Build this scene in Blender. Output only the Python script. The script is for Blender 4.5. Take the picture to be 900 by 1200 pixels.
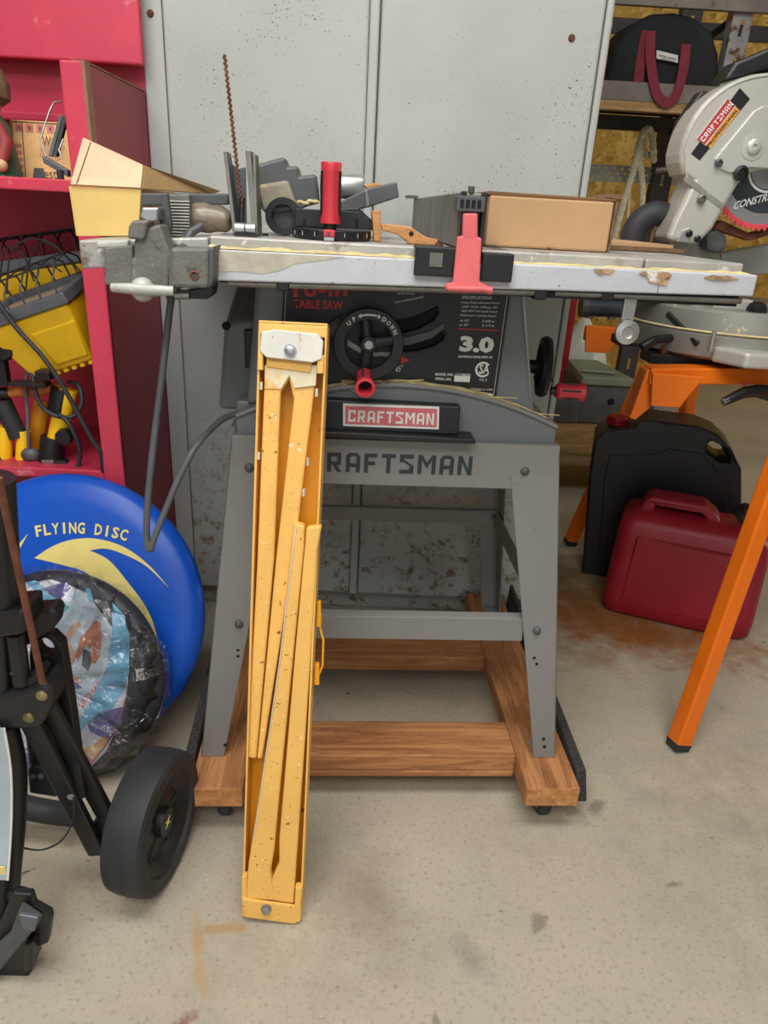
import bpy, bmesh, math, random
from mathutils import Vector, Matrix, geometry
random.seed(7)
for o in list(bpy.data.objects): bpy.data.objects.remove(o, do_unlink=True)
SC = bpy.context.scene
COL = SC.collection
R = math.radians
# ------------------------------------------------------------------ camera
FPX, PITCH, YAW, ROLL = 832.0, R(22.93), R(-1.2), 0.055
CAM = Vector((0, 0, 1.0))
RC = Matrix.Rotation(YAW, 3, 'Z') @ Matrix.Rotation(math.pi/2-PITCH, 3, 'X') @ Matrix.Rotation(ROLL, 3, 'Z')
cd = bpy.data.cameras.new('camera'); cam = bpy.data.objects.new('camera', cd); COL.objects.link(cam)
cd.sensor_fit = 'VERTICAL'; cd.sensor_height = 36.0; cd.lens = 36.0*FPX/1200.0; cd.clip_start = 0.02
cam.matrix_world = Matrix.Translation(CAM) @ RC.to_4x4()
SC.camera = cam
# ------------------------------------------------------------------ world, lights, exposure
SC.view_settings.view_transform = 'Standard'; SC.view_settings.look = 'None'
SC.view_settings.gamma = 1.0; SC.view_settings.use_curve_mapping = False
SC.view_settings.exposure = 0.15
wd = bpy.data.worlds.new('overcast_sky'); SC.world = wd; wd.use_nodes = True
bg = wd.node_tree.nodes['Background']; bg.inputs[0].default_value = (0.80, 0.90, 1.0, 1); bg.inputs[1].default_value = 0.25
def area(name, loc, rot, sx, sy, power, col):
    l = bpy.data.lights.new(name, 'AREA'); l.shape = 'RECTANGLE'; l.size = sx; l.size_y = sy; l.energy = power; l.color = col
    o = bpy.data.objects.new(name, l); COL.objects.link(o); o.location = loc; o.rotation_euler = rot; return o
def aim(loc, tgt): return (V0(tgt)-V0(loc)).to_track_quat('-Z', 'Y').to_euler()
V0 = Vector
area('ceiling_lamp_light', (-0.15, 0.15, 3.0), (0,0,0), 2.2, 0.7, 52, (1.0, 0.98, 0.95))
area('front_lamp_light', (-0.35, -1.2, 2.75), aim((-0.35,-1.2,2.75), (0.0,1.0,0.6)), 2.4, 0.8, 44, (1.0, 0.985, 0.962))
area('doorway_daylight', (-0.1, -3.2, 1.6), (R(90),0,0), 3.6, 2.5, 24, (0.95, 0.98, 1.0))
area('side_window_daylight', (5.15, 2.6, 1.6), (R(90), 0, R(90)), 1.5, 1.5, 38, (1.0, 0.95, 0.74))

# ------------------------------------------------------------------ measuring: a picture point on a plane at a known depth
def ray(x, y): return RC @ Vector(((x-450)/FPX, -(y-600)/FPX, -1.0))
class Fr:
    def __init__(s, loc=(0,0,0), rot=(0,0,0)):
        s.M = Matrix.Translation(loc) @ Matrix.Rotation(rot[2],4,'Z') @ Matrix.Rotation(rot[1],4,'Y') @ Matrix.Rotation(rot[0],4,'X')
        s.I = s.M.inverted(); s.loc = loc; s.rot = rot
    def _h(s, x, y, k, v):
        c = s.I @ CAM; d = s.I.to_3x3() @ ray(x, y); return c + d*((v-c[k])/d[k])
    def x(s, x, y, v): return s._h(x, y, 0, v)
    def y(s, x, y, v): return s._h(x, y, 1, v)
    def z(s, x, y, v): return s._h(x, y, 2, v)
WF = Fr()
V = Vector
# ------------------------------------------------------------------ materials
def lin(c):
    return tuple(((v/255)/12.92 if v/255 <= .04045 else ((v/255+.055)/1.055)**2.4) for v in c) + (1,)
def nn(t, typ, **k):
    n = t.nodes.new(typ)
    for a, b in k.items(): setattr(n, a, b)
    return n
def ramp(t, src, p0, p1, c0=(0,0,0,1), c1=(1,1,1,1)):
    r = nn(t, 'ShaderNodeValToRGB'); e = r.color_ramp.elements
    e[0].position = p0; e[1].position = p1; e[0].color = c0; e[1].color = c1
    t.links.new(src, r.inputs[0]); return r.outputs[0]
def noise(t, vec, scale, detail=4, rough=.55, dist=0):
    n = nn(t, 'ShaderNodeTexNoise'); n.inputs['Scale'].default_value = scale; n.inputs['Detail'].default_value = detail
    n.inputs['Roughness'].default_value = rough; n.inputs['Distortion'].default_value = dist
    t.links.new(vec, n.inputs['Vector']); return n.outputs['Fac']
def mix(t, fac, a, b, mode='MIX'):
    m = nn(t, 'ShaderNodeMix', data_type='RGBA', blend_type=mode)
    for s, v in ((m.inputs['Factor'], fac), (m.inputs['A'], a), (m.inputs['B'], b)):
        if hasattr(v, 'links') or hasattr(v, 'is_linked'): t.links.new(v, s)
        else: s.default_value = v
    return m.outputs['Result']
def mapping(t, vec, scale=(1,1,1), rot=(0,0,0)):
    m = nn(t, 'ShaderNodeMapping'); m.inputs['Scale'].default_value = scale; m.inputs['Rotation'].default_value = rot
    t.links.new(vec, m.inputs[0]); return m.outputs[0]
def newmat(name):
    m = bpy.data.materials.new(name); m.use_nodes = True; t = m.node_tree
    b = t.nodes['Principled BSDF']; tc = nn(t, 'ShaderNodeTexCoord'); return m, t, b, tc.outputs['Object']
MATS = {}
def M(name, col, rough=.5, metal=0., var=.16, vs=9, bump=0., bs=90, specks=(), spec=.5, coat=0, sheen=0, alpha=1):
    """colour with mottling; specks = list of (colour, scale, lo, hi[, stretch])"""
    m, t, b, vec = newmat(name); L = t.links
    c = lin(col); dk = tuple(v*(1-var*1.6) for v in c[:3])+(1,); lt = tuple(min(1, v*(1+var)) for v in c[:3])+(1,)
    f = noise(t, vec, vs, 5, .6)
    out = mix(t, ramp(t, f, .3, .7), dk, lt)
    rv = None
    for s in specks:
        sv = mapping(t, vec, s[4]) if len(s) > 4 else vec
        sm = ramp(t, noise(t, sv, s[1], 6, .62), s[2], s[3])
        out = mix(t, sm, out, lin(s[0]))
    L.new(out, b.inputs['Base Color'])
    b.inputs['Roughness'].default_value = rough; b.inputs['Metallic'].default_value = metal
    b.inputs['Specular IOR Level'].default_value = spec
    b.inputs['Coat Weight'].default_value = coat; b.inputs['Sheen Weight'].default_value = sheen
    if bump:
        bp = nn(t, 'ShaderNodeBump'); bp.inputs['Strength'].default_value = bump; bp.inputs['Distance'].default_value = .004
        L.new(noise(t, vec, bs, 5, .6), bp.inputs['Height']); L.new(bp.outputs[0], b.inputs['Normal'])
    MATS[name] = m; return m
def wood(name, c1, c2, scale=(30, 4, 30), rough=.65):
    m, t, b, vec = newmat(name); L = t.links
    g1 = noise(t, mapping(t, vec, scale), 3.2, 5, .6, 1.1)
    f2 = noise(t, mapping(t, vec, tuple(v*5 for v in scale)), 2.2, 4, .6)
    o = mix(t, ramp(t, g1, .36, .64), lin(c1), lin(c2))
    w = nn(t, 'ShaderNodeMath', operation='PINGPONG'); sc_ = nn(t, 'ShaderNodeMath', operation='MULTIPLY'); L.new(g1, sc_.inputs[0]); sc_.inputs[1].default_value = 14; L.new(sc_.outputs[0], w.inputs[0]); w.inputs[1].default_value = 1
    o = mix(t, ramp(t, w.outputs[0], .72, .98, (0,0,0,1), (.55,.55,.55,1)), o, lin(tuple(v*.66 for v in c1)))
    o = mix(t, ramp(t, f2, .50, .75, (0,0,0,1), (.5,.5,.5,1)), o, lin(tuple(v*.72 for v in c1)))
    L.new(o, b.inputs['Base Color']); b.inputs['Roughness'].default_value = rough
    bp = nn(t, 'ShaderNodeBump'); bp.inputs['Strength'].default_value = .25; bp.inputs['Distance'].default_value = .002
    L.new(f2, bp.inputs['Height']); L.new(bp.outputs[0], b.inputs['Normal'])
    MATS[name] = m; return m
# ------------------------------------------------------------------ mesh builder
class B:
    def __init__(s): s.bm = bmesh.new()
    def _f(s, vs):
        try: return s.bm.faces.new(vs)
        except ValueError: return None
    def box(s, lo, hi, Rm=None, o=(0,0,0)):
        vs = []
        for z in (lo[2], hi[2]):
            for x, y in ((lo[0],lo[1]), (hi[0],lo[1]), (hi[0],hi[1]), (lo[0],hi[1])):
                p = V((x,y,z)); p = (Rm @ p if Rm else p) + V(o); vs.append(s.bm.verts.new(p))
        for q in ((3,2,1,0),(4,5,6,7),(0,1,5,4),(1,2,6,5),(2,3,7,6),(3,0,4,7)): s._f([vs[i] for i in q])
        return s
    def hexa(s, bot, top):
        vs = [s.bm.verts.new(V(p)) for p in list(bot)+list(top)]
        n = len(bot); s._f(vs[:n][::-1]); s._f(vs[n:])
        for i in range(n): j = (i+1) % n; s._f([vs[i], vs[j], vs[n+j], vs[n+i]])
        return s
    def prism(s, poly, o=(0,0,0), u=(1,0,0), v=(0,0,1), w=(0,1,0), holes=()):
        """2D outline (with holes) in the u,v plane at o, thickened along the vector w"""
        o, u, v, w = V(o), V(u), V(v), V(w); loops = [list(poly)]+[list(h) for h in holes]
        A = [[s.bm.verts.new(o+u*p[0]+v*p[1]) for p in l] for l in loops]
        Z = [[s.bm.verts.new(o+u*p[0]+v*p[1]+w) for p in l] for l in loops]
        if holes:
            fa = [x for l in A for x in l]; fz = [x for l in Z for x in l]
            for tri in geometry.tessellate_polygon([[V((p[0],p[1],0)) for p in l] for l in loops]):
                s._f([fa[i] for i in tri][::-1]); s._f([fz[i] for i in tri])
        else: s._f(A[0][::-1]); s._f(Z[0])
        for a, z in zip(A, Z):
            for i in range(len(a)): j = (i+1) % len(a); s._f([a[i], a[j], z[j], z[i]])
        return s
    def cyl(s, p0, p1, r0, r1=None, n=16):
        p0, p1 = V(p0), V(p1); r1 = r0 if r1 is None else r1
        d = (p1-p0).normalized(); a = d.orthogonal().normalized(); b = d.cross(a)
        P = [[s.bm.verts.new(p + (a*math.cos(k*2*math.pi/n)+b*math.sin(k*2*math.pi/n))*r) for k in range(n)] for p, r in ((p0,r0),(p1,r1))]
        s._f(P[0][::-1]); s._f(P[1])
        for k in range(n): j = (k+1) % n; s._f([P[0][k], P[0][j], P[1][j], P[1][k]])
        return s
    def lathe(s, prof, o=(0,0,0), ax=(0,0,1), n=24, closed=False):
        """profile of (radius, height along the axis)"""
        o = V(o); d = V(ax).normalized(); a = d.orthogonal().normalized(); b = d.cross(a); rings = []
        for r, h in prof:
            if r < 1e-6: rings.append([s.bm.verts.new(o+d*h)])
            else: rings.append([s.bm.verts.new(o+d*h+(a*math.cos(k*2*math.pi/n)+b*math.sin(k*2*math.pi/n))*r) for k in range(n)])
        pr = list(zip(rings, rings[1:])) + ([(rings[-1], rings[0])] if closed else [])
        for p, q in pr:
            for k in range(n):
                j = (k+1) % n
                if len(p) == 1 and len(q) == 1: continue
                if len(p) == 1: s._f([p[0], q[j], q[k]])
                elif len(q) == 1: s._f([p[k], p[j], q[0]])
                else: s._f([p[k], p[j], q[j], q[k]])
        if not closed:
            if len(rings[0]) > 1: s._f(rings[0][::-1])
            if len(rings[-1]) > 1: s._f(rings[-1])
        return s
    def tube(s, pts, r, n=8, closed=False, flat=None):
        """round bar along points; r may be a list; flat=(direction, factor) squashes it"""
        P = [V(p) for p in pts]; N = len(P); rings = []; prev = None
        rs = r if isinstance(r, (list, tuple)) else [r]*N
        for i, p in enumerate(P):
            a = P[(i-1) % N] if (closed or i) else P[0]; b = P[(i+1) % N] if (closed or i < N-1) else P[-1]
            d = (b-a).normalized()
            if prev is None: u = d.orthogonal().normalized()
            else:
                u = prev - d*prev.dot(d); u = u.normalized() if u.length > 1e-6 else d.orthogonal().normalized()
            prev = u; w = d.cross(u); ring = []
            for k in range(n):
                q = (u*math.cos(2*math.pi*k/n)+w*math.sin(2*math.pi*k/n))*rs[i]
                if flat: f = V(flat[0]); q = q - f*(q.dot(f))*(1-flat[1])
                ring.append(s.bm.verts.new(p+q))
            rings.append(ring)
        for i in range(N if closed else N-1):
            p, q = rings[i], rings[(i+1) % N]
            for k in range(n): j = (k+1) % n; s._f([p[k], p[j], q[j], q[k]])
        if not closed: s._f(rings[0][::-1]); s._f(rings[-1])
        return s
    def loft(s, loops, caps=True):
        rs = [[s.bm.verts.new(V(p)) for p in l] for l in loops]; n = len(rs[0])
        for p, q in zip(rs, rs[1:]):
            for k in range(n): j = (k+1) % n; s._f([p[k], p[j], q[j], q[k]])
        if caps: s._f(rs[0][::-1]); s._f(rs[-1])
        return s
    def ball(s, c, r, n=12, sc=(1,1,1)):
        m = Matrix.Translation(c) @ Matrix.Diagonal((*sc, 1))
        bmesh.ops.create_uvsphere(s.bm, u_segments=n, v_segments=max(6, n*2//3), radius=r, matrix=m); return s
    def grid(s, fn, nu, nv):
        g = [[s.bm.verts.new(V(fn(i/nu, j/nv))) for j in range(nv+1)] for i in range(nu+1)]
        for i in range(nu):
            for j in range(nv): s._f([g[i][j], g[i+1][j], g[i+1][j+1], g[i][j+1]])
        return s
    def build(s, name, mat, parent=None, world=False, bevel=0, smooth=None, seg=2, sub=0, solid=0):
        bmesh.ops.recalc_face_normals(s.bm, faces=s.bm.faces[:])
        me = bpy.data.meshes.new(name); s.bm.to_mesh(me); s.bm.free()
        o = bpy.data.objects.new(name, me); COL.objects.link(o)
        if parent is not None:
            o.parent = parent; WM[o] = WM[parent]
            if world: me.transform(WM[parent].inverted())
        else: WM[o] = Matrix()
        me.materials.append(MATS[mat] if isinstance(mat, str) else mat)
        if smooth is not None:
            me.polygons.foreach_set('use_smooth', [True]*len(me.polygons))
            me.set_sharp_from_angle(angle=R(smooth))
        if solid:
            md = o.modifiers.new('solid', 'SOLIDIFY'); md.thickness = solid; md.offset = 0
        if bevel:
            md = o.modifiers.new('bevel', 'BEVEL'); md.width = bevel; md.segments = seg; md.limit_method = 'ANGLE'; md.angle_limit = R(35)
        if sub:
            md = o.modifiers.new('sub', 'SUBSURF'); md.levels = sub; md.render_levels = sub
        return o
WM = {}
def tag(o, label=None, cat=None, group=None, kind=None):
    if label: o['label'] = label
    if cat: o['category'] = cat
    if group: o['group'] = group
    if kind: o['kind'] = kind
    return o
def thing(name, label, cat, fr=None, group=None, kind=None, loc=None):
    o = bpy.data.objects.new(name, None); COL.objects.link(o); o.empty_display_size = .05
    if fr is None: fr = Fr(loc or (0,0,0))
    o.matrix_world = fr.M; WM[o] = fr.M.copy()
    tag(o, label, cat, group, kind); return o
def circ(cx, cy, r, n=20, a0=0, a1=360):
    full = abs(a1-a0) >= 360
    return [(cx+r*math.cos(R(a0+(a1-a0)*k/(n if full else n-1))), cy+r*math.sin(R(a0+(a1-a0)*k/(n if full else n-1)))) for k in range(n)]
def rrect(x0, y0, x1, y1, r, n=4):
    out = []
    for cx, cy, a in ((x1-r,y1-r,0),(x0+r,y1-r,90),(x0+r,y0+r,180),(x1-r,y0+r,270)):
        for k in range(n+1): out.append((cx+r*math.cos(R(a+90*k/n)), cy+r*math.sin(R(a+90*k/n))))
    return out
# lettering as thin raised print, fitted to a measured box
def _textmesh(body, bold=0.0, extrude=0.0, spacing=1.0):
    c = bpy.data.curves.new('t', 'FONT'); c.body = body; c.size = 1; c.offset = bold; c.extrude = extrude; c.resolution_u = 2
    c.space_character = spacing
    o = bpy.data.objects.new('t', c); COL.objects.link(o)
    dg = bpy.context.evaluated_depsgraph_get(); me = bpy.data.meshes.new_from_object(o.evaluated_get(dg))
    bpy.data.objects.remove(o); bpy.data.curves.remove(c); return me
def letter(body, mat, parent, p0, p1, up, h, bold=0.0, name='lettering', lift=.0006, spacing=1.0, world=False):
    """text from p0 to p1 (baseline ends), letter height h along up"""
    me = _textmesh(body, bold, .0, spacing); p0, p1, up = V(p0), V(p1), V(up).normalized()
    u = p1-p0; w = u.cross(up).normalized()
    xs = [v.co.x for v in me.vertices]; ys = [v.co.y for v in me.vertices]
    x0, x1, y0, y1 = min(xs), max(xs), min(ys), max(ys)
    for v in me.vertices:
        a, b = (v.co.x-x0)/(x1-x0), (v.co.y-y0)/(y1-y0); v.co = p0+u*a+up*(b*h)+w*lift
    return _finish(me, name, mat, parent, world)
def _finish(me, name, mat, parent, world):
    me.name = name; me.materials.clear(); me.materials.append(MATS[mat])
    o = bpy.data.objects.new(name, me); COL.objects.link(o); o.parent = parent; WM[o] = WM[parent]
    if world: me.transform(WM[parent].inverted())
    return o
def letter_arc(body, mat, parent, c, u, v, r, a0, a1, h, bold=.02, lift=.0006, name='lettering', wf=.8):
    """characters set round an arc from angle a0 to a1 (degrees, clockwise reading when a1<a0)"""
    c, u, v = V(c), V(u).normalized(), V(v).normalized(); w = u.cross(v); bm = bmesh.new(); n = len(body)
    for i, ch in enumerate(body):
        if ch == ' ': continue
        a = R(a0+(a1-a0)*(i+.5)/n); me = _textmesh(ch, bold); xs = [q.co.x for q in me.vertices]; ys = [q.co.y for q in me.vertices]
        cx = (min(xs)+max(xs))/2; er = u*math.cos(a)+v*math.sin(a); et = u*math.sin(a)-v*math.cos(a)
        cw = min(1., wf*abs(R(a1-a0))*r/n/max(1e-6, (max(xs)-min(xs))*h))
        for q in me.vertices: q.co = c+er*(r+q.co.y*h)+et*((q.co.x-cx)*h*cw)+w*lift
        bm.from_mesh(me); bpy.data.meshes.remove(me)
    me = bpy.data.meshes.new(name); bm.to_mesh(me); bm.free(); return _finish(me, name, mat, parent, False)
def print_shape(name, poly, mat, parent, lift=.0005, world=False, n=(0,-1,0)):
    """a flat printed patch given by its 3D corner points"""
    b = B(); w = V(n).normalized()*lift; vs = [b.bm.verts.new(V(p)+w) for p in poly]; b._f(vs); return b.build(name, mat, parent, world)

BLK = {  # strokes on a 4 x 6 grid: convex polygons
 'C': [[(0,0),(1.1,0),(1.1,6),(0,6)],[(1.1,4.8),(3.8,4.8),(3.8,6),(1.1,6)],[(1.1,0),(3.8,0),(3.8,1.2),(1.1,1.2)],[(2.8,3.9),(3.8,3.9),(3.8,4.8),(2.8,4.8)],[(2.8,1.2),(3.8,1.2),(3.8,2.1),(2.8,2.1)]],
 'R': [[(0,0),(1.1,0),(1.1,6),(0,6)],[(1.1,4.8),(3.8,4.8),(3.8,6),(1.1,6)],[(2.7,2.2),(3.8,2.2),(3.8,4.8),(2.7,4.8)],[(1.1,2.2),(2.7,2.2),(2.7,3.2),(1.1,3.2)],[(1.6,2.2),(2.7,2.2),(4.0,0),(2.8,0)]],
 'A': [[(0,0),(1.1,0),(1.1,5),(0,5)],[(2.8,0),(3.9,0),(3.9,5),(2.8,5)],[(0,5),(3.9,5),(3.1,6),(.8,6)],[(1.1,1.7),(2.8,1.7),(2.8,2.8),(1.1,2.8)]],
 'F': [[(0,0),(1.1,0),(1.1,6),(0,6)],[(1.1,4.8),(3.6,4.8),(3.6,6),(1.1,6)],[(1.1,2.4),(3.0,2.4),(3.0,3.5),(1.1,3.5)]],
 'T': [[(1.4,0),(2.5,0),(2.5,4.8),(1.4,4.8)],[(0,4.8),(3.9,4.8),(3.9,6),(0,6)]],
 'S': [[(0,4.8),(3.9,4.8),(3.9,6),(0,6)],[(0,3.6),(1.2,3.6),(1.2,4.8),(0,4.8)],[(0,3.6),(1.2,3.6),(3.9,1.6),(3.9,2.4),(1.4,4.2)],[(0,0),(3.9,0),(3.9,1.2),(0,1.2)],[(2.7,1.2),(3.9,1.2),(3.9,2.4),(2.7,2.0)]],
 'M': [[(0,0),(1.1,0),(1.1,6),(0,6)],[(3.9,0),(5.0,0),(5.0,6),(3.9,6)],[(1.1,4.4),(1.1,6),(2.5,3.6),(2.5,1.8)],[(3.9,6),(3.9,4.4),(2.5,1.8),(2.5,3.6)]],
 'N': [[(0,0),(1.1,0),(1.1,6),(0,6)],[(2.9,0),(4.0,0),(4.0,6),(2.9,6)],[(1.1,4.2),(1.1,6),(2.9,1.8),(2.9,0)]]}
def block(body, mat, parent, p0, p1, up, h, lift=.0006, gap=1.15, world=False, name='lettering', start=0):
    """square-cut capitals from p0 to p1 along the baseline"""
    p0, p1, up = V(p0), V(p1), V(up).normalized(); u = p1-p0; w = u.cross(up).normalized()*lift
    wd = [max(p[0] for q in BLK[c] for p in q) for c in body]; tot = sum(wd)+gap*(len(body)-1); b = B(); x = 0
    for c, cw in zip(body, wd):
        for q in BLK[c]: b._f([b.bm.verts.new(p0+u*((x+px_)/tot)+up*(py_/6*h)+w) for px_, py_ in q])
        x += cw+gap
    return b.build(name, mat, parent, world)
# ------------------------------------------------------------------ material palette
M('door_grey', (168,172,166), .42, .0, .05, 3, specks=[((112,62,36), 95, .66, .69), ((92,70,52), 160, .67, .70)], bump=.05)
M('door_edge', (176,180,176), .38, .0, .06, 4, specks=[((120,70,42), 80, .68, .72)])
M('rust_edge', (120,84,62), .75, 0, .3, 40, specks=[((160,160,150), 60, .55, .62)])
M('red_paint', (206,62,86), .45, 0, .10, 6, specks=[((226,150,150), 16, .64, .74)], bump=.04)
M('red_paint_plain', (182,50,76), .42, 0, .08, 5)
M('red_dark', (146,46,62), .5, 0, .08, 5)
M('worn_edge', (150,104,84), .7, 0, .2, 30)
M('saw_grey', (128,128,126), .42, 0, .05, 6, bump=.05, bs=250, specks=[((92,92,92), 120, .70, .74)])
M('saw_grey_body', (112,116,118), .4, 0, .05, 5, bump=.04, bs=200)
M('stand_grey', (132,131,128), .4, 0, .05, 4, bump=.05, bs=220, specks=[((96,96,95), 140, .70, .74), ((205,205,205), 150, .73, .76)])
M('table_metal', (178,176,170), .45, .25, .12, 14, bump=.15, bs=180, specks=[((120,112,96), 22, .56, .66), ((236,236,232), 60, .62, .70), ((108,92,70), 110, .66, .72)])
M('rail_white', (196,199,204), .5, .1, .08, 10, bump=.12, bs=200, specks=[((105,92,74), 45, .66, .72, (1,1,2)), ((150,140,120), 130, .66, .70)])
M('dust', (214,196,140), .95, 0, .2, 50, bump=.5, bs=120)
M('rust_patch', (186,156,116), .9, 0, .35, 60, bump=.4, bs=100, specks=[((222,218,212), 46, .54, .60), ((120,80,44), 90, .60, .68)])
M('black_panel', (24,25,28), .45, 0, .15, 20, specks=[((70,68,66), 60, .68, .74)])
M('black_plastic', (26,26,28), .42, 0, .2, 14, bump=.06, bs=160)
M('black_rubber', (44,45,48), .62, 0, .2, 18, bump=.08, bs=120)
M('black_metal', (38,38,40), .38, .2, .2, 12, specks=[((90,86,80), 90, .70, .75)])
M('dark_grey', (84,86,88), .5, .1, .15, 15, bump=.08)
M('void_black', (9,9,10), .8, 0, .1, 10)
M('red_plastic', (206,52,66), .42, 0, .08, 20)
M('red_faded', (214,98,100), .5, 0, .10, 14, bump=.08, bs=80)
M('white_print', (228,228,224), .55, 0, .05, 40)
M('red_print', (196,44,54), .5, 0, .06, 40)
M('pink_label', (206,104,112), .5, 0, .06, 30)
M('dark_print', (44,52,58), .55, 0, .06, 30)
M('orange_print', (232,158,48), .5, 0, .08, 40)
M('steel', (176,178,178), .33, .85, .12, 20, bump=.05)
M('zinc', (196,196,192), .35, .8, .15, 30, specks=[((110,90,70), 70, .66, .72)])
M('dull_steel', (128,126,120), .5, .6, .2, 18, specks=[((120,84,50), 40, .60, .70)])
M('rust', (116,70,52), .85, .1, .3, 40, bump=.3)
M('vise_grey', (120,119,112), .6, .25, .16, 22, bump=.3, bs=160, specks=[((86,84,78), 30, .58, .66), ((178,176,168), 90, .66, .70)])
M('vise_white', (190,189,182), .55, .2, .12, 26, bump=.2, bs=160)
M('cardboard', (190,152,110), .8, 0, .07, 8, bump=.1, bs=60, specks=[((150,112,72), 11, .64, .80)])
M('cardboard_pale', (224,190,156), .8, 0, .06, 10, bump=.08, bs=60)
M('cardboard_yellow', (232,198,120), .8, 0, .06, 10, bump=.08, bs=60)
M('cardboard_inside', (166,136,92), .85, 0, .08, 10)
M('cardboard_edge', (120,92,64), .9, 0, .2, 60, bump=.4, bs=200)
M('horse_yellow', (240,188,98), .5, 0, .07, 8, bump=.06, bs=120, specks=[((130,84,36), 110, .655, .68), ((170,118,56), 300, .63, .67), ((244,226,190), 70, .665, .69)])
M('horse_worn', (228,216,184), .5, .1, .08, 16, bump=.08, bs=120, specks=[((232,170,60), 18, .52, .62), ((130,80,36), 70, .67, .72)])
M('horse_white', (218,216,206), .45, .2, .07, 20, bump=.1, bs=120, specks=[((196,140,60), 34, .62, .70), ((120,80,50), 70, .66, .70)])
M('horse_deep', (242,166,12), .42, 0, .08, 6, specks=[((120,70,24), 40, .68, .73)])
wood('dolly_wood', (154,98,58), (192,136,86), (14, .9, 14))
wood('dolly_wood_x', (154,98,58), (192,136,86), (.9, 14, 14))
wood('shelf_wood', (164,128,78), (196,160,108), (1.2, 14, 14))
wood('scrap_wood', (186,130,74), (204,150,92), (4, 20, 20))
M('end_grain', (198,138,84), .9, 0, .25, 70, bump=.6, bs=160)
M('grit', (62,60,58), .95, 0, .5, 220, bump=.8, bs=300)
M('disc_blue', (12,84,196), .38, 0, .06, 5, bump=.02)
M('disc_yellow', (240,222,136), .5, 0, .04, 20)
M('pack_dark', (52,54,62), .45, 0, .2, 14)
M('pack_purple', (112,108,168), .4, 0, .2, 10)
M('pack_white', (226,224,228), .45, 0, .05, 8)
M('pack_sky', (126,196,226), .4, 0, .10, 14)
M('pack_skin', (206,126,96), .5, 0, .15, 40)
M('pack_skin_light', (232,186,160), .5, 0, .10, 30)
M('pack_pink', (232,120,128), .5, 0, .05, 20)
M('work_yellow', (246,196,24), .42, 0, .08, 12, specks=[((150,110,30), 60, .70, .76)])
M('light_rim', (112,116,124), .4, .5, .1, 20)
M('glass_grey', (176,158,132), .2, 0, .06, 20)
M('cord_black', (46,48,52), .5, 0, .15, 40)
M('cord_grey', (92,96,100), .42, 0, .1, 40)
M('figure_brown', (116,92,66), .8, 0, .3, 40, bump=.6, bs=90)
M('figure_green', (56,100,76), .55, 0, .2, 30)
M('figure_orange', (216,124,52), .6, 0, .2, 20)
M('figure_red', (150,54,52), .6, 0, .2, 20)
M('figure_skin', (206,170,130), .6, 0, .1, 20)
M('sign_tan', (222,178,118), .6, 0, .12, 30, specks=[((196,130,90), 20, .58, .68)])
M('sign_ink', (96,70,56), .7, 0, .2, 30)
M('sign_pink', (196,118,110), .6, 0, .2, 30)
M('duffel', (30,34,38), .85, 0, .25, 14, bump=.2, bs=60)
M('strap_red', (134,44,62), .8, 0, .12, 40, bump=.2, bs=200)
M('rack_paint', (132,124,116), .5, .2, .16, 8, specks=[((96,70,52), 26, .62, .70)], bump=.06)
M('rack_post', (168,166,164), .42, .45, .2, 12, specks=[((110,74,52), 30, .56, .64)])
M('rack_dark', (74,70,68), .6, .2, .2, 12)
M('perf_steel', (172,184,178), .5, .4, .1, 20)
M('rope', (228,222,188), .85, 0, .2, 120, bump=.6, bs=260)
M('alloy', (196,194,186), .38, .35, .06, 8, bump=.06, bs=320)
M('alloy_dark', (150,148,140), .45, .4, .1, 8, bump=.08, bs=260, specks=[((206,190,150), 40, .64, .70)])
M('blade_steel', (188,190,192), .3, .7, .1, 10)
M('blade_red', (220,70,84), .5, 0, .08, 40)
M('stand_orange', (238,116,18), .4, 0, .06, 6, bump=.03)
M('jug_black', (30,31,33), .42, 0, .2, 8, bump=.04, bs=60)
M('can_red', (150,24,44), .45, 0, .10, 7, bump=.05, bs=90, specks=[((190,110,110), 120, .74, .77)])
M('cap_red', (168,24,40), .4, 0, .1, 20)
M('bag_white', (214,220,206), .4, 0, .1, 12, bump=.3, bs=30)
M('planer_green', (150,160,140), .5, .2, .1, 10)
M('cement_grey', (104,106,106), .7, .1, .15, 20)
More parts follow.
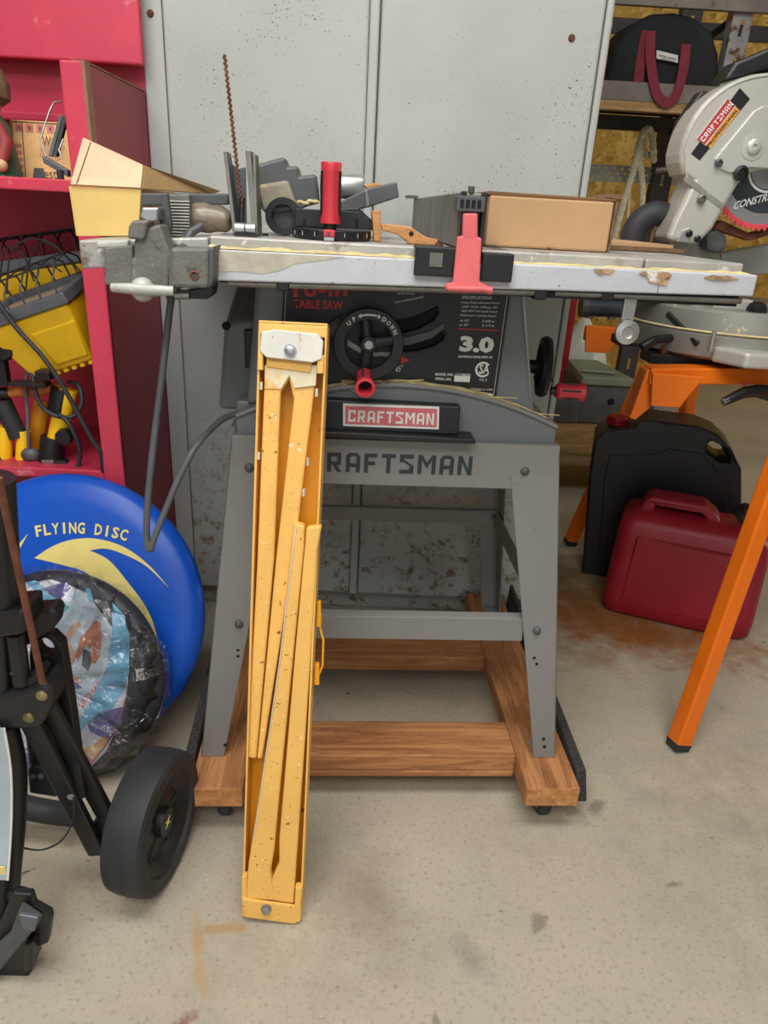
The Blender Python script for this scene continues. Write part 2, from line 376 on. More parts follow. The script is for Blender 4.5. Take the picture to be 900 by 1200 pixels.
def floor_mat():
    m, t, b, vec = newmat('concrete'); L = t.links
    base = mix(t, ramp(t, noise(t, vec, 1.6, 6, .65), .32, .70), lin((152,145,128)), lin((194,185,166)))
    base = mix(t, ramp(t, noise(t, vec, 9, 7, .75), .40, .66), base, lin((182,173,153)))
    base = mix(t, ramp(t, noise(t, mapping(t, vec, (1,.22,1), (0,0,.5)), 38, 5, .7), .66, .76), base, lin((160,149,130)))
    base = mix(t, ramp(t, noise(t, vec, 3.2, 7, .75), .60, .74), base, lin((150,138,118)))
    base = mix(t, ramp(t, noise(t, vec, 130, 4, .6), .54, .72), base, lin((152,142,122)))
    base = mix(t, ramp(t, noise(t, vec, 240, 3, .6), .66, .72), base, lin((214,208,196)))
    base = mix(t, ramp(t, noise(t, vec, 24, 5, .6), .695, .73), base, lin((92,82,70)))
    def blob(cx, cy, rx, ry, ang, col, amt, ns=9, edge=.35):
        nonlocal base
        mp = nn(t, 'ShaderNodeMapping', vector_type='TEXTURE'); mp.inputs['Location'].default_value = (cx, cy, 0)
        mp.inputs['Rotation'].default_value = (0,0,R(ang)); mp.inputs['Scale'].default_value = (rx, ry, 1); L.new(vec, mp.inputs[0])
        ln = nn(t, 'ShaderNodeVectorMath', operation='LENGTH'); L.new(mp.outputs[0], ln.inputs[0])
        ad = nn(t, 'ShaderNodeMath', operation='MULTIPLY_ADD'); L.new(noise(t, vec, ns, 6, .7), ad.inputs[0]); ad.inputs[1].default_value = 2.6
        L.new(ln.outputs['Value'], ad.inputs[2])
        hf = nn(t, 'ShaderNodeMath', operation='MULTIPLY'); L.new(ad.outputs[0], hf.inputs[0]); hf.inputs[1].default_value = .33
        f = ramp(t, hf.outputs[0], (2.25-edge*2)*.33, 2.25*.33, (amt,)*3+(1,), (0,0,0,1)); base = mix(t, f, base, lin(col))
    blob(.62, 1.76, .52, .36, -15, (142,96,42), .92, 9, .5)
    blob(.72, 1.63, .48, .17, -14, (144,88,36), .92, 14, .4)
    blob(.52, 1.98, .22, .22, 0, (120,100,56), .7, 7, .4)
    blob(-.22, .70, .012, .10, 18, (184,140,84), .6, 25, .4)
    blob(-.19, .735, .05, .012, 8, (176,132,80), .6, 25, .3)
    blob(-.215, .60, .014, .03, -30, (128,74,58), .75, 40, .3)
    for k in range(12):
        blob(random.uniform(-.3, 1.0), random.uniform(.45, 1.5), random.uniform(.008,.03), random.uniform(.006,.02), random.uniform(0,180), (104,94,80), .6, 40, .3)
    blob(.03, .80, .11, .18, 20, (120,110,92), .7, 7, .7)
    blob(.18, .70, .03, .05, 40, (112,108,106), .5, 20, .6)
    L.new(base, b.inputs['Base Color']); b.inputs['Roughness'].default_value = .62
    bp = nn(t, 'ShaderNodeBump'); bp.inputs['Strength'].default_value = .12; bp.inputs['Distance'].default_value = .003
    L.new(noise(t, vec, 120, 6, .7), bp.inputs['Height']); L.new(bp.outputs[0], b.inputs['Normal'])
    MATS['concrete'] = m
floor_mat()
def door_mat():
    m, t, b, vec = newmat('door_grey'); L = t.links
    c = mix(t, ramp(t, noise(t, vec, 3, 4), .3, .7), lin((164,168,162)), lin((180,184,178)))
    cl = ramp(t, noise(t, vec, 5.5, 3, .5), .40, .68)                     # where the rust pits crowd
    pit = noise(t, vec, 210, 3, .6)
    ad = nn(t, 'ShaderNodeMath', operation='MULTIPLY_ADD'); L.new(cl, ad.inputs[0]); ad.inputs[1].default_value = .085; L.new(pit, ad.inputs[2])
    c = mix(t, ramp(t, ad.outputs[0], .692, .722), c, lin((110,62,40)))
    big = noise(t, mapping(t, vec, (1,1,.6)), 22, 5, .7)
    c = mix(t, ramp(t, big, .71, .77), c, lin((150,112,84)))
    sx = nn(t, 'ShaderNodeSeparateXYZ'); L.new(vec, sx.inputs[0])
    low = nn(t, 'ShaderNodeMapRange'); L.new(sx.outputs['Z'], low.inputs[0]); low.inputs[1].default_value = .62; low.inputs[2].default_value = .20
    m2 = nn(t, 'ShaderNodeMath', operation='MULTIPLY'); L.new(low.outputs[0], m2.inputs[0]); L.new(ramp(t, noise(t, vec, 40, 6, .7), .52, .66), m2.inputs[1])
    c = mix(t, m2.outputs[0], c, lin((116,94,68)))
    L.new(c, b.inputs['Base Color']); b.inputs['Roughness'].default_value = .42; MATS['door_grey'] = m
door_mat()
def osb_mat():
    m, t, b, vec = newmat('strand_board'); L = t.links
    v = nn(t, 'ShaderNodeTexVoronoi'); v.inputs['Scale'].default_value = 20; L.new(mapping(t, vec, (1,1,.45), (0,.6,0)), v.inputs['Vector'])
    v2 = nn(t, 'ShaderNodeTexVoronoi'); v2.inputs['Scale'].default_value = 26; L.new(mapping(t, vec, (.4,1,1), (0,.4,0)), v2.inputs['Vector'])
    sp = nn(t, 'ShaderNodeSeparateColor'); L.new(v.outputs['Color'], sp.inputs[0])
    sp2 = nn(t, 'ShaderNodeSeparateColor'); L.new(v2.outputs['Color'], sp2.inputs[0])
    c = mix(t, ramp(t, sp.outputs[0], .1, .9), lin((178,134,52)), lin((232,196,106)))
    c = mix(t, ramp(t, sp2.outputs[1], .55, .7), c, lin((204,160,74)))
    c = mix(t, ramp(t, noise(t, vec, 40, 4), .55, .7), c, lin((150,106,44)))
    L.new(c, b.inputs['Base Color']); b.inputs['Roughness'].default_value = .75; MATS['strand_board'] = m
osb_mat()
def film_mat():
    m, t, b, vec = newmat('clear_film'); L = t.links
    out = t.nodes['Material Output']; tr = nn(t, 'ShaderNodeBsdfTransparent'); gl = nn(t, 'ShaderNodeBsdfGlossy'); gl.inputs['Roughness'].default_value = .18
    tr.inputs[0].default_value = (.96,.97,1,1)
    bp = nn(t, 'ShaderNodeBump'); bp.inputs['Strength'].default_value = .9; bp.inputs['Distance'].default_value = .012
    L.new(noise(t, vec, 26, 4, .6, 1.2), bp.inputs['Height']); L.new(bp.outputs[0], gl.inputs['Normal'])
    fr = nn(t, 'ShaderNodeFresnel'); fr.inputs[0].default_value = 1.5; L.new(bp.outputs[0], fr.inputs['Normal'])
    ad = nn(t, 'ShaderNodeMath', operation='MULTIPLY_ADD'); L.new(fr.outputs[0], ad.inputs[0]); ad.inputs[1].default_value = .9; ad.inputs[2].default_value = .10
    ms = nn(t, 'ShaderNodeMixShader'); L.new(ad.outputs[0], ms.inputs[0]); L.new(tr.outputs[0], ms.inputs[1]); L.new(gl.outputs[0], ms.inputs[2])
    L.new(ms.outputs[0], out.inputs[0]); MATS['clear_film'] = m
film_mat()
# ------------------------------------------------------------------ the setting
def struct(name, lo, hi, mat): return tag(B().box(lo, hi).build(name, mat), kind='structure')
M('wall_paint', (150,134,104), .7, 0, .04, 3)
M('ceiling_paint', (150,140,122), .8, 0, .03, 3)
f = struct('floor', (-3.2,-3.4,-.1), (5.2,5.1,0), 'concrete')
struct('wall_back', (-3.2,5.0,0), (5.2,5.1,3.3), 'strand_board')
struct('wall_left', (-3.3,-3.4,0), (-3.2,5.1,3.3), 'wall_paint')
wr = B()
for lo, hi in (((5.2,-3.4,0),(5.3,1.8,3.3)), ((5.2,3.4,0),(5.3,5.1,3.3)), ((5.2,1.8,0),(5.3,3.4,.8)), ((5.2,1.8,2.4),(5.3,3.4,3.3))): wr.box(lo, hi)
tag(wr.build('wall_right', 'wall_paint'), kind='structure')
wf = B()
for lo, hi in (((-3.2,-3.5,0),(-1.7,-3.4,3.3)), ((2.1,-3.5,0),(5.2,-3.4,3.3)), ((-1.7,-3.5,2.95),(2.1,-3.4,3.3))): wf.box(lo, hi)
tag(wf.build('wall_front', 'wall_paint'), kind='structure')
struct('ceiling', (-3.3,-3.5,3.3), (5.3,5.1,3.4), 'ceiling_paint')
# ------------------------------------------------------------------ grey steel cabinet behind the saw
def metal_cabinet():
    t = thing('metal_cabinet', 'tall grey two-door steel cabinet speckled with rust behind the table saw', 'cabinet', loc=(-.03,1.65,0))
    x0, x1, y0, y1, H = -.4915, .425, 1.65, 2.10, 1.98
    b = B(); b.box((x0,y0+.012,.06),(x1,y1,H)); b.box((x0+.02,y0+.04,0),(x1-.02,y1-.02,.06)); b.build('body', 'door_grey', t, True, bevel=.004)
    B().box((x0,y0-.004,.04),(x0+.042,y0+.0125,H)).build('frame_stile', 'door_edge', t, True, bevel=.003)
    B().box((x1-.014,y0-.010,.04),(x1,y0+.0125,H)).build('frame_stile', 'door_edge', t, True, bevel=.005, seg=3)
    B().box((x1+.0005,y0+.0,.04),(x1+.003,y1-.01,H)).build('side_skin', 'rust_edge', t, True)
    dl = B().box((x0+.044,y0-.010,.07),(-.046,y0+.012,H-.02)).build('door', 'door_grey', t, True, bevel=.006, seg=3)
    ast = B().box((-.0455,y0-.016,.07),(-.0265,y0+.012,H-.02)).build('door_lap', 'door_edge', t, True, bevel=.004, seg=3)
    dr = B().box((-.024,y0-.010,.07),(x1-.016,y0+.012,H-.02)).build('door', 'door_grey', t, True, bevel=.006, seg=3)
    for x, z in ((x0+.02,1.33),(x0+.02,.8),(x1-.075,1.33)):
        B().lathe([(.007,0),(.006,.003),(.003,.0045),(0,.005)], (x,y0-(.004 if x<0 else .010),z), (0,-1,0), 12).build('rivet', 'rust', t, True, smooth=40)
metal_cabinet()
# ------------------------------------------------------------------ red storage unit on the left
def red_unit():
    t = thing('storage_unit', 'tall red steel shelf unit crammed with work lights beside grey cabinet', 'shelf unit', loc=(-.85,1.5,0))
    yf, yb, xo = 1.33, 1.66, -.492
    p = B().box((xo-.012,yf,0),(xo,yb,1.197)).build('side_panel', 'red_dark', t, True, bevel=.003)  # shade of the outer face put into a darker red than the flange
    B().box((xo-.040,yf-.003,0),(xo,yf+.010,1.197)).build('front_flange', 'red_paint', p, True, bevel=.003)
    B().box((xo-.004,yf-.004,1.03),(xo+.0015,yf+.02,1.1985)).box((xo-.02,yf,1.1965),(xo+.001,yb-.02,1.1985)).build('worn_edge', 'worn_edge', p, True)
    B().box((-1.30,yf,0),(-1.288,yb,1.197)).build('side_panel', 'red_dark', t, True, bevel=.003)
    B().box((-1.29,yb-.012,0),(xo,yb,1.30)).build('back_panel', 'red_paint_plain', t, True)
    B().box((-1.29,yb-.06,1.236),(xo+.012,yb-.04,2.0)).build('header_panel', 'red_paint', t, True, bevel=.004)
    B().box((-1.29,yb-.05,1.130),(xo-.014,yb-.013,1.146)).build('ledge', 'red_paint_plain', t, True, bevel=.003)
    for z, nm in ((1.022,'shelf'),(.497,'shelf'),(.06,'shelf')):
        s = B().box((-1.287,yf+.006,z-.012),(xo-.013,yb-.013,z-.004)).build(nm, 'red_paint_plain', t, True)
        B().box((-1.287,yf,z-.020),(xo-.041,yf+.006,z)).build('shelf_lip', 'red_paint', s, True, bevel=.0025)
    return t
red_unit()
YS = 1.36
def figurine():
    c = WF.y(4,205,1.46); x, z = c.x-.016, 1.0185
    t = thing('figurine', 'small bearded garden figurine in green coat on red shelf', 'figurine', loc=(x,1.45,z))
    B().lathe([(.05,0),(.052,.012),(.046,.05),(.04,.09),(.028,.105),(0,.108)], (0,0,0), (0,0,1), 18).build('coat', 'figure_green', t, smooth=50)
    B().ball((0,0,.128), .034, 14).build('head', 'figure_skin', t, smooth=60)
    B().ball((.004,-.018,.108), .03, 12, (1,.7,1.2)).build('beard', 'figure_orange', t, smooth=60)
    B().lathe([(.036,0),(.047,.012),(.043,.035),(.028,.058),(.01,.07),(0,.072)], (0,0,.128), (.2,.1,1), 16).build('hat', 'figure_brown', t, smooth=50)
    B().tube([(.03,-.02,.085),(.052,-.038,.06),(.046,-.05,.03)], [.014,.013,.010], 8).build('arm', 'figure_red', t, smooth=60)
    B().ball((.046,-.054,.022), .011, 8).build('hand', 'figure_skin', t, smooth=60)
    B().box((-.03,-.055,0),(.05,.02,.008)).build('base', 'figure_green', t, bevel=.003)
figurine()
def sign():
    fr = Fr((WF.y(45,205,1.50).x,1.50,1.0185), (R(-8),0,0)); t = thing('sign_board', 'tan printed sign board with patterned border standing on red shelf', 'sign', fr)
    A = [fr.y(14,140,0), fr.y(88,146,0), fr.y(88,204,0), fr.y(24,205,0)]
    x0, x1, z1 = A[3].x-.012, A[2].x+.02, A[0].z
    B().box((x0,0,0),(x1,.008,z1)).build('board', 'sign_tan', t, bevel=.001)
    w = (x1-x0)
    for k in range(6):
        xa = x0+.01+k*(w-.02)/6; B().box((xa,-.0006,z1-.020),(xa+(w-.02)/6-.006,0,z1-.006)).build('border_print', 'sign_pink', t)
    for k in range(5):
        za = .01+k*(z1-.045)/5; B().box((x0+.005,-.0006,za),(x0+.019,0,za+(z1-.045)/5-.006)).build('border_print', 'sign_pink', t)
    b = B()
    for k in range(6): 
        xa = x0+.01+k*(w-.02)/6; b.box((xa+.005,-.0009,z1-.016),(xa+(w-.02)/6-.011,-.0005,z1-.010))
    for xa in (x0+.002, x0+.021): b.box((xa,-.0009,.004),(xa+.0015,0,z1-.004))
    b.box((x0+.002,-.0009,z1-.004),(x1-.002,0,z1-.0025)); b.build('border_line', 'sign_ink', t)
    p = fr.y(45,203,0); q = fr.y(64,203,0); letter('Best', 'sign_ink', t, (p.x,0,.006), (q.x+.004,0,.006), (0,0,1), .018, .0)
    p = fr.y(50,168,0); q = fr.y(60,168,0); letter('W', 'sign_ink', t, (p.x,0,p.z-.006), (q.x,0,q.z-.006), (0,0,1), .018, .0)
    b = B(); b.prism([(0,0),(.02,.012),(.03,.034),(.012,.05),(-.014,.04),(-.02,.014)], (x0+.07,0,.03), w=(0,-.0006,0)); b.build('picture_print', 'cardboard', t)
    b = B(); b.prism([(0,0),(.026,0),(.022,.02),(.004,.02)], (x0+.035,0,.004), w=(0,-.0007,0)); b.build('picture_print', 'dark_grey', t)
sign()
def clip_frame():
    fr = Fr((WF.y(66,200,YS+.02).x,YS+.02,1.0185)); t = thing('easel_clip', 'chrome wire and grey metal folding clip leaning by red upright', 'clip', fr)
    P = lambda x,y,d=0: fr.y(x,y,d)
    B().tube([P(72,119,.03),P(63,120,.02),P(58,130,.01),P(47,163,-.005),P(54,183,-.012)], .0016, 8).build('wire_loop', 'steel', t, smooth=60)
    B().tube([P(74,163,.0),P(69,176,-.012),P(73,186,-.016)], .0016, 8).build('wire_loop', 'steel', t, smooth=60)
    a, b_ = P(50,187,-.012), P(79,203,-.012)
    B().hexa([a+V((0,0,-.005)),b_+V((0,0,-.006)),b_+V((0,.016,-.006)),a+V((0,.016,-.005))],[a+V((0,0,.006)),b_+V((0,0,.005)),b_+V((0,.016,.005)),a+V((0,.016,.006))]).build('base_bar', 'light_rim', t, bevel=.001)
    a, b_ = P(56,183,-.01), P(69,135,.02); d = V((.012,.006,0))
    for q, mt in ((0,'dark_grey'),(1,'black_metal')):
        o = V((.007*q,.002*q,0)); B().hexa([a+o,a+o+d*.5,a+o+d*.5+V((0,.01,0)),a+o+V((0,.01,0))],[b_+o,b_+o+d*.5,b_+o+d*.5+V((0,.01,0)),b_+o+V((0,.01,0))]).build('jaw', mt, t, bevel=.001)
    c = P(71,207,-.014); B().cyl((c.x,c.y,c.z-.004),(c.x,c.y,c.z+.010),.006,n=10).build('rubber_foot', 'black_rubber', t)
clip_frame()
# work lights and their stand in the lower bay
def work_light(label, fr, w, h, d, cage=True):
    t = thing('work_light', label, 'work light', fr, 'halogen work lights in the red unit')
    # lamp opens upward (local z), tapering body below
    lo = [(-w*.36,-h*.36,-d),(w*.36,-h*.36,-d),(w*.36,h*.36,-d),(-w*.36,h*.36,-d)]
    hi = [(-w*.5,-h*.5,0),(w*.5,-h*.5,0),(w*.5,h*.5,0),(-w*.5,h*.5,0)]
    hs = B().hexa(lo, hi).build('housing', 'work_yellow', t, bevel=.006, seg=3)
    b = B()
    for k in range(7):
        x = -w*.3+k*w*.1; b.box((x,-h*.36,-d-.006),(x+w*.05,h*.36,-d))
    b.build('cooling_fins', 'work_yellow', hs)
    b = B(); b.hexa([(-w*.06,-h*.47,-.03),(w*.46,-h*.472,-.03),(w*.36,-h*.40,-d*.9),(-w*.02,-h*.40,-d*.9)],[(-w*.06,-h*.40,-.03),(w*.46,-h*.40,-.03),(w*.36,-h*.33,-d*.9),(-w*.02,-h*.33,-d*.9)]); b.build('side_rib', 'work_yellow', hs, bevel=.004)
    b = B()
    for k in range(9): b.box((w*.435-.02*k/9,-h*.18,-.03-k*d*.075),(w*.458-.02*k/9,h*.18,-.03-k*d*.075+.003))
    b.build('side_label', 'dark_grey', hs)
    b = B().prism([(-w*.53,-h*.53),(w*.53,-h*.53),(w*.53,h*.53),(-w*.53,h*.53)], (0,0,0), (1,0,0), (0,1,0), (0,0,.022), holes=[[(-w*.44,-h*.42),(w*.44,-h*.42),(w*.44,h*.42),(-w*.44,h*.42)]])
    b.build('rim', 'light_rim', t, bevel=.003)
    B().box((-w*.45,-h*.43,.006),(w*.45,h*.43,.010)).build('lens', 'glass_grey', t)
    if cage:
        g = None
        for k in range(6):
            x = -w*.46+k*w*.92/5
            pts = [(x,-h*.5,.018),(x+.004,-h*.46,.045),(x+.006,-h*.2,.066),(x+.006,h*.2,.068),(x+.004,h*.46,.05),(x,h*.5,.018)]
            B().tube(pts, .0018, 6).build('guard_wire', 'cord_black', t, smooth=60)
        for y, z in ((-h*.2,.066),(h*.22,.067)): B().tube([(-w*.5,y,z-.02),(-w*.44,y,z),(w*.44,y,z),(w*.5,y,z-.02)], .0018, 6).build('guard_wire', 'cord_black', t, smooth=60)
    return t
work_light('yellow halogen work light tipped up with ribbed housing and grey rim', Fr(tuple(WF.y(46,358,1.40)), (R(14),R(-20),R(-6))), .185, .135, .115)
work_light('yellow halogen work light lying further back with lens facing up', Fr((-.695,1.55,1.0-.145), (R(-4),R(-10),R(4))), .20, .13, .10)
def light_stand():
    fr = Fr((-.56,1.45,.497)); t = thing('light_stand', 'folded yellow and black tubular tripod stand on lower red shelf', 'stand', fr)
    P = lambda x,y,d: fr.y(x,y,d)
    for i,(a,b,r) in enumerate((((80,456,-.04),(58,553,-.06),.019),((50,470,.03),(38,545,0),.017),((28,505,-.05),(26,553,-.06),.014),((6,500,-.05),(4,553,-.06),.016))):
        B().tube([P(*a),P(*b)], r, 14).build('tube', 'work_yellow' if i != 1 else 'horse_deep', t, smooth=50)
    a, b = P(73,463,-.04), P(68,480,-.045)
    for (a, b, r, mt) in ((P(74,455,-.04),P(69,482,-.045),.023,'black_plastic'),(P(63,512,-.052),P(59,545,-.06),.025,'black_plastic'),(P(2,470,-.05),P(22,512,-.05),.019,'black_rubber'),(P(2,530,-.05),P(3,550,-.06),.022,'black_plastic')):
        B().tube([a,b], r, 12).build('coupler', mt, t, smooth=50)
    B().tube([P(4,460,-.05),P(40,459,-.04),P(72,452,-.03)], .010, 10).build('crossbar', 'figure_orange', t, smooth=50)
    B().tube([P(-8,461,-.055),P(10,461,-.05)], .013, 10).build('grip', 'black_plastic', t, smooth=50)
    B().lathe([(.016,0),(.018,.008),(.016,.02),(0,.022)], P(78,510,-.06), (0,-1,0), 10).build('knob', 'black_plastic', t, smooth=40)
    c = P(70,545,-.07); B().box((c.x-.03,c.y-.01,c.z-.012),(c.x+.018,c.y+.01,c.z+.012)).build('clamp_block', 'black_plastic', t, bevel=.004)
    c = P(58,540,-.075); B().box((c.x-.012,c.y-.01,c.z-.004),(c.x+.012,c.y+.006,c.z+.004)).build('clamp_plate', 'steel', t, bevel=.001)
    c = P(36,533,-.065); B().ball(c, .02, 10, (1,.7,.8)).build('coupler', 'dark_grey', t, smooth=60)
light_stand()
def cables():
    P = lambda x,y,d: WF.y(x,y,d)
    def cord(lbl, pts, r, mat='cord_black'):
        p0 = V(pts[0]); 
        sm = []
        for i in range(len(pts)-1):
            a, b, c, d = [V(pts[max(0,min(len(pts)-1,i+k))]) for k in (-1,0,1,2)]
            for s in range(6):
                u = s/6; sm.append(.5*((2*b)+(c-a)*u+(2*a-5*b+4*c-d)*u*u+(3*b-a-3*c+d)*u*u*u))
        sm.append(V(pts[-1]))
        o = B().tube(sm, r, 8).build('power_cord', mat, None, smooth=60); tag(o, lbl, 'cord', 'cords hanging in the red unit'); return o
    cord('black flat cord slanting down across the front of the yellow work light', [P(-4,352,1.325),P(20,385,1.325),P(50,418,1.325),P(75,455,1.325),P(108,515,1.326),P(118,530,1.328),P(121,556,1.335)], .0045)
    cord('black cord looping round the yellow stand tube on lower shelf', [P(30,400,1.40),P(38,440,1.38),P(45,470,1.37),P(62,486,1.37),P(85,488,1.38),P(96,472,1.39),P(92,452,1.40),P(80,448,1.41)], .0045)
    cord('black cord trailing from stand coupler down to lower shelf edge', [P(70,486,1.37),P(82,498,1.36),P(93,525,1.36),P(92,545,1.36),P(86,556,1.355)], .0045)
    cord('thin grey cord with plug hanging between the yellow tubes', [P(34,425,1.40),P(30,450,1.39),P(32,480,1.385),P(33,510,1.38),P(34,530,1.38)], .0035, 'cord_grey')
    # tangle of dark wires over the lights
    for k,(lbl,pts) in enumerate((('thin wire hoop arching over the work lights, tallest of the tangle', [(8,345),(12,300),(30,281),(60,285),(85,310),(92,325)]),
        ('thin wire hoop bent over the left end of the lights', [(0,330),(4,298),(14,290),(28,300),(40,330)]),
        ('thin wire hoop leaning toward the red upright above lights', [(30,340),(36,300),(50,284),(72,295),(94,318)]))):
        cord(lbl, [P(x,y,1.42+.01*k) for x,y in pts], .0017)
    # black knuckle and bracket at the far left edge
    o = thing('light_bracket', 'black swivel bracket and clamp at left end of lower bay', 'bracket', loc=(-.72,1.40,.6))
    a = P(4,407,1.37); B().lathe([(.022,-.012),(.026,0),(.022,.012),(0,.014)], a, (0,-1,0), 14).build('knob', 'black_plastic', o, True, smooth=40)
    a, b = P(3,420,1.38), P(12,452,1.38); B().box((a.x-.03,1.37,b.z),(b.x,1.39,a.z)).build('arm', 'black_metal', o, True, bevel=.003)
    a, b = P(12,449,1.37), P(56,454,1.37); B().box((a.x,1.36,a.z-.004),(b.x,1.39,a.z+.004)).build('shelf_bar', 'black_metal', o, True, bevel=.002)
    a, b = P(45,432,1.365), P(64,444,1.365); B().box((a.x,1.345,b.z),(b.x,1.375,a.z)).build('junction_box', 'black_plastic', o, True, bevel=.003)
cables()
# ------------------------------------------------------------------ wooden rolling base
SF = Fr((.04,1.0,0), (0,0,R(3)))      # frame of the saw: x along its front, y to the back
def rolling_base():
    t = thing('rolling_base', 'low wooden rolling base of pine boards under the saw stand', 'dolly', SF)
    zt, zb = .100, .062
    def board(lo, hi, m, nm='board'): 
        o = B().box(lo, hi).build(nm, m, t, bevel=.003); return o
    r = board((.248,-.075,zb-.002),(.342,.60,zt), 'dolly_wood'); B().box((.2495,-.0758,zb),(.3405,-.0745,zt-.002)).build('end_grain', 'end_grain', r)
    l = board((-.324,-.075,zb-.002),(-.236,.60,zt), 'dolly_wood'); B().box((-.3225,-.0758,zb),(-.2375,-.0745,zt-.002)).build('end_grain', 'end_grain', l)
    board((-.2355,.005,zb+.003),(.2475,.100,zt-.001), 'dolly_wood_x')
    board((-.2355,.005,zb-.012),(.2475,.030,zb+.0025), 'dolly_wood_x')
    board((-.2355,.315,zb),(.2475,.400,zt-.001), 'dolly_wood_x')
    for s in (-1, 1):
        x = .344 if s > 0 else -.352
        B().hexa([(x,-.05,.045),(x+.026,-.05,.045),(x+.026,.56,.045),(x,.56,.045)], [(x+(.008 if s<0 else 0),-.04,.108),(x+.026-(.008 if s>0 else 0),-.04,.108),(x+.014,.56,.150),(x+.006,.56,.150)]).build('grip_strip', 'grit', t, bevel=.002)
        for y in (-.036,.54):
            cx = .285*s+.012
            c = B(); c.box((cx-.022,y-.022,.052),(cx+.022,y+.022,.0595)); c.box((cx-.016,y-.006,.022),(cx-.012,y+.014,.055)); c.box((cx+.012,y-.006,.022),(cx+.016,y+.014,.055)); k = c.build('caster', 'dull_steel', t)
            B().lathe([(.008,-.012),(.024,-.012),(.029,-.008),(.029,.008),(.024,.012),(.008,.012)], (cx,y+.012,.0295), (1,0,0), 20).build('caster_wheel', 'black_rubber', k, smooth=40)
rolling_base()
# ------------------------------------------------------------------ table saw
def table_saw():
    t = thing('table_saw', 'old grey table saw with black control panel on a flared steel stand', 'table saw', SF)
    P = lambda x,y,d: SF.y(x,y,d)
    ZT, ZF = .678, .1005
    # --- stand: four flared sheet legs, each an angle of two tapered plates
    def leg(sx, front):
        y0, y1 = (.042, .0) if front else (.478, .54); dy = 1 if front else -1; th = .003
        xo0, xo1 = .252*sx, .318*sx; xi0, xi1 = (.170 if front else .20)*sx, .278*sx
        b = B()
        f = [(xi0,y0,ZT),(xo0,y0,ZT),(xo1,y1,ZF),(xi1,y1,ZF)]
        if front:   # full width to below the apron, then tapering
            f = [(xi0,y0,ZT),(xo0,y0,ZT),(xo1,y1,ZF),(xi1,y1,ZF),(.226*sx,.02,.38)]
        b.hexa(f, [(p[0],p[1]+th*dy,p[2]) for p in f])
        s = [(xo0,y0,ZT),(xo0,y0+.085*dy,ZT),(xo1,y1+.045*dy,ZF),(xo1,y1,ZF)]
        b.hexa(s, [(p[0]-th*sx,p[1],p[2]) for p in s])
        fl = [(xi1-.0*sx,y1,ZF),(xo1,y1,ZF),(xo1,y1+.045*dy,ZF),(xi1,y1+.045*dy,ZF)]
        b.hexa(fl, [(p[0],p[1],p[2]+th) for p in fl])
        o = b.build('leg', 'stand_grey', t, bevel=.0012)
        return o
    legs = {(sx,fr): leg(sx, fr) for sx in (-1,1) for fr in (True, False)}
    def bolt(p, r=.0065, parent=None, mat='dark_grey'):
        B().lathe([(r,0),(r,.002),(r*.8,.004),(r*.3,.0055),(0,.006)], p, (0,-1,0), 10).build('bolt', mat, parent or t, smooth=40)
    def onleg(z): return .042*(z-ZF)/(ZT-ZF)
    for x, y in ((615,552),(629,739)):
        q = P(x,y,.03); q = P(x,y,onleg(q.z)); bolt(q, .0072, legs[(1,True)])
    for x, y in ((597,560),(602,567),(607,567),(626,620),(626,771),(629,778)):
        q = P(x,y,onleg(P(x,y,.03).z)); B().lathe([(.0028,0),(.0022,.001),(0,.0014)], q, (0,-1,0), 8).build('weld_mark', 'steel' if y < 700 else 'void_black', legs[(1,True)])
    for x, y in ((280,731),(292,548)):
        q = P(x,y,onleg(P(x,y,.03).z)); bolt(q, .0072, legs[(-1,True)])
    for x, y in ((279,762),(279,769),(264,873),(637,866),(638,875)):
        q = P(x,y,onleg(P(x,y,.0).z)); B().lathe([(.0035,0),(.003,.001),(0,.0012)], q, (0,-1,0), 8).build('leg_hole', 'void_black', legs[(-1 if x<400 else 1,True)])
    # aprons
    fa = B().box((-.252,.0385,.606),(.252,.0415,ZT+.001)).box((-.252,.0415,ZT-.002),(.252,.055,ZT+.001)).build('apron', 'stand_grey', t, bevel=.0012)
    block('CRAFTSMAN', 'dark_print', fa, (P(362,555,.038).x,.038,.6265), (P(552,557,.038).x,.038,.6275), (0,0,1), .031)
    B().box((-.252,.478,.606),(.252,.481,ZT)).build('apron', 'stand_grey', t, bevel=.001)
    for sx in (-1,1): B().box((.249*sx-.0015,.045,.606),(.249*sx+.0015,.478,ZT)).build('apron', 'stand_grey', t, bevel=.001)
    # lower stretchers: front, back, sides
    B().box((-.262,.024,.333),(.232,.028,.377)).box((-.262,.028,.373),(.232,.046,.377)).build('stretcher', 'stand_grey', t, bevel=.001)
    zb = .46
    B().box((-.285,.508,.338),(.285,.511,.376)).box((-.285,.496,.373),(.285,.511,.376)).build('stretcher', 'stand_grey', t, bevel=.001)
    for sx in (-1,1): B().box((.280*sx-.0015,.03,.333),(.280*sx+.0015,.52,.375)).build('stretcher', 'stand_grey', t, bevel=.001)
    q = P(579,603,.508); bolt((q.x,.508,.358), .006)
    # --- base casting with curved dusty lip
    arc = []
    for k in range(17):
        a = -1+2*k/16; arc.append((.246*a, .762-.056*a*a))
    b = B(); b.prism([(-.246,ZT)]+arc+[(.246,ZT)], (0,.052,0), w=(0,.38,0)); b.build('base_housing', 'saw_grey_body', t, bevel=.002)
    lip = B(); lip.loft([[(x,.046,z-.002),(x,.075,z-.002),(x,.075,z+.004),(x,.046,z+.004)] for x, z in arc]); lp = lip.build('trunnion_lip', 'saw_grey', t, bevel=.0015)
    d = B(); d.loft([[(x,.0455+.006*random.random(),z+.0042),(x,.067+.008*random.random(),z+.0042),(x,.06,z+.0042+.0035*random.random())] for x, z in arc[4:-2]]); d.build('sawdust', 'dust', lp)
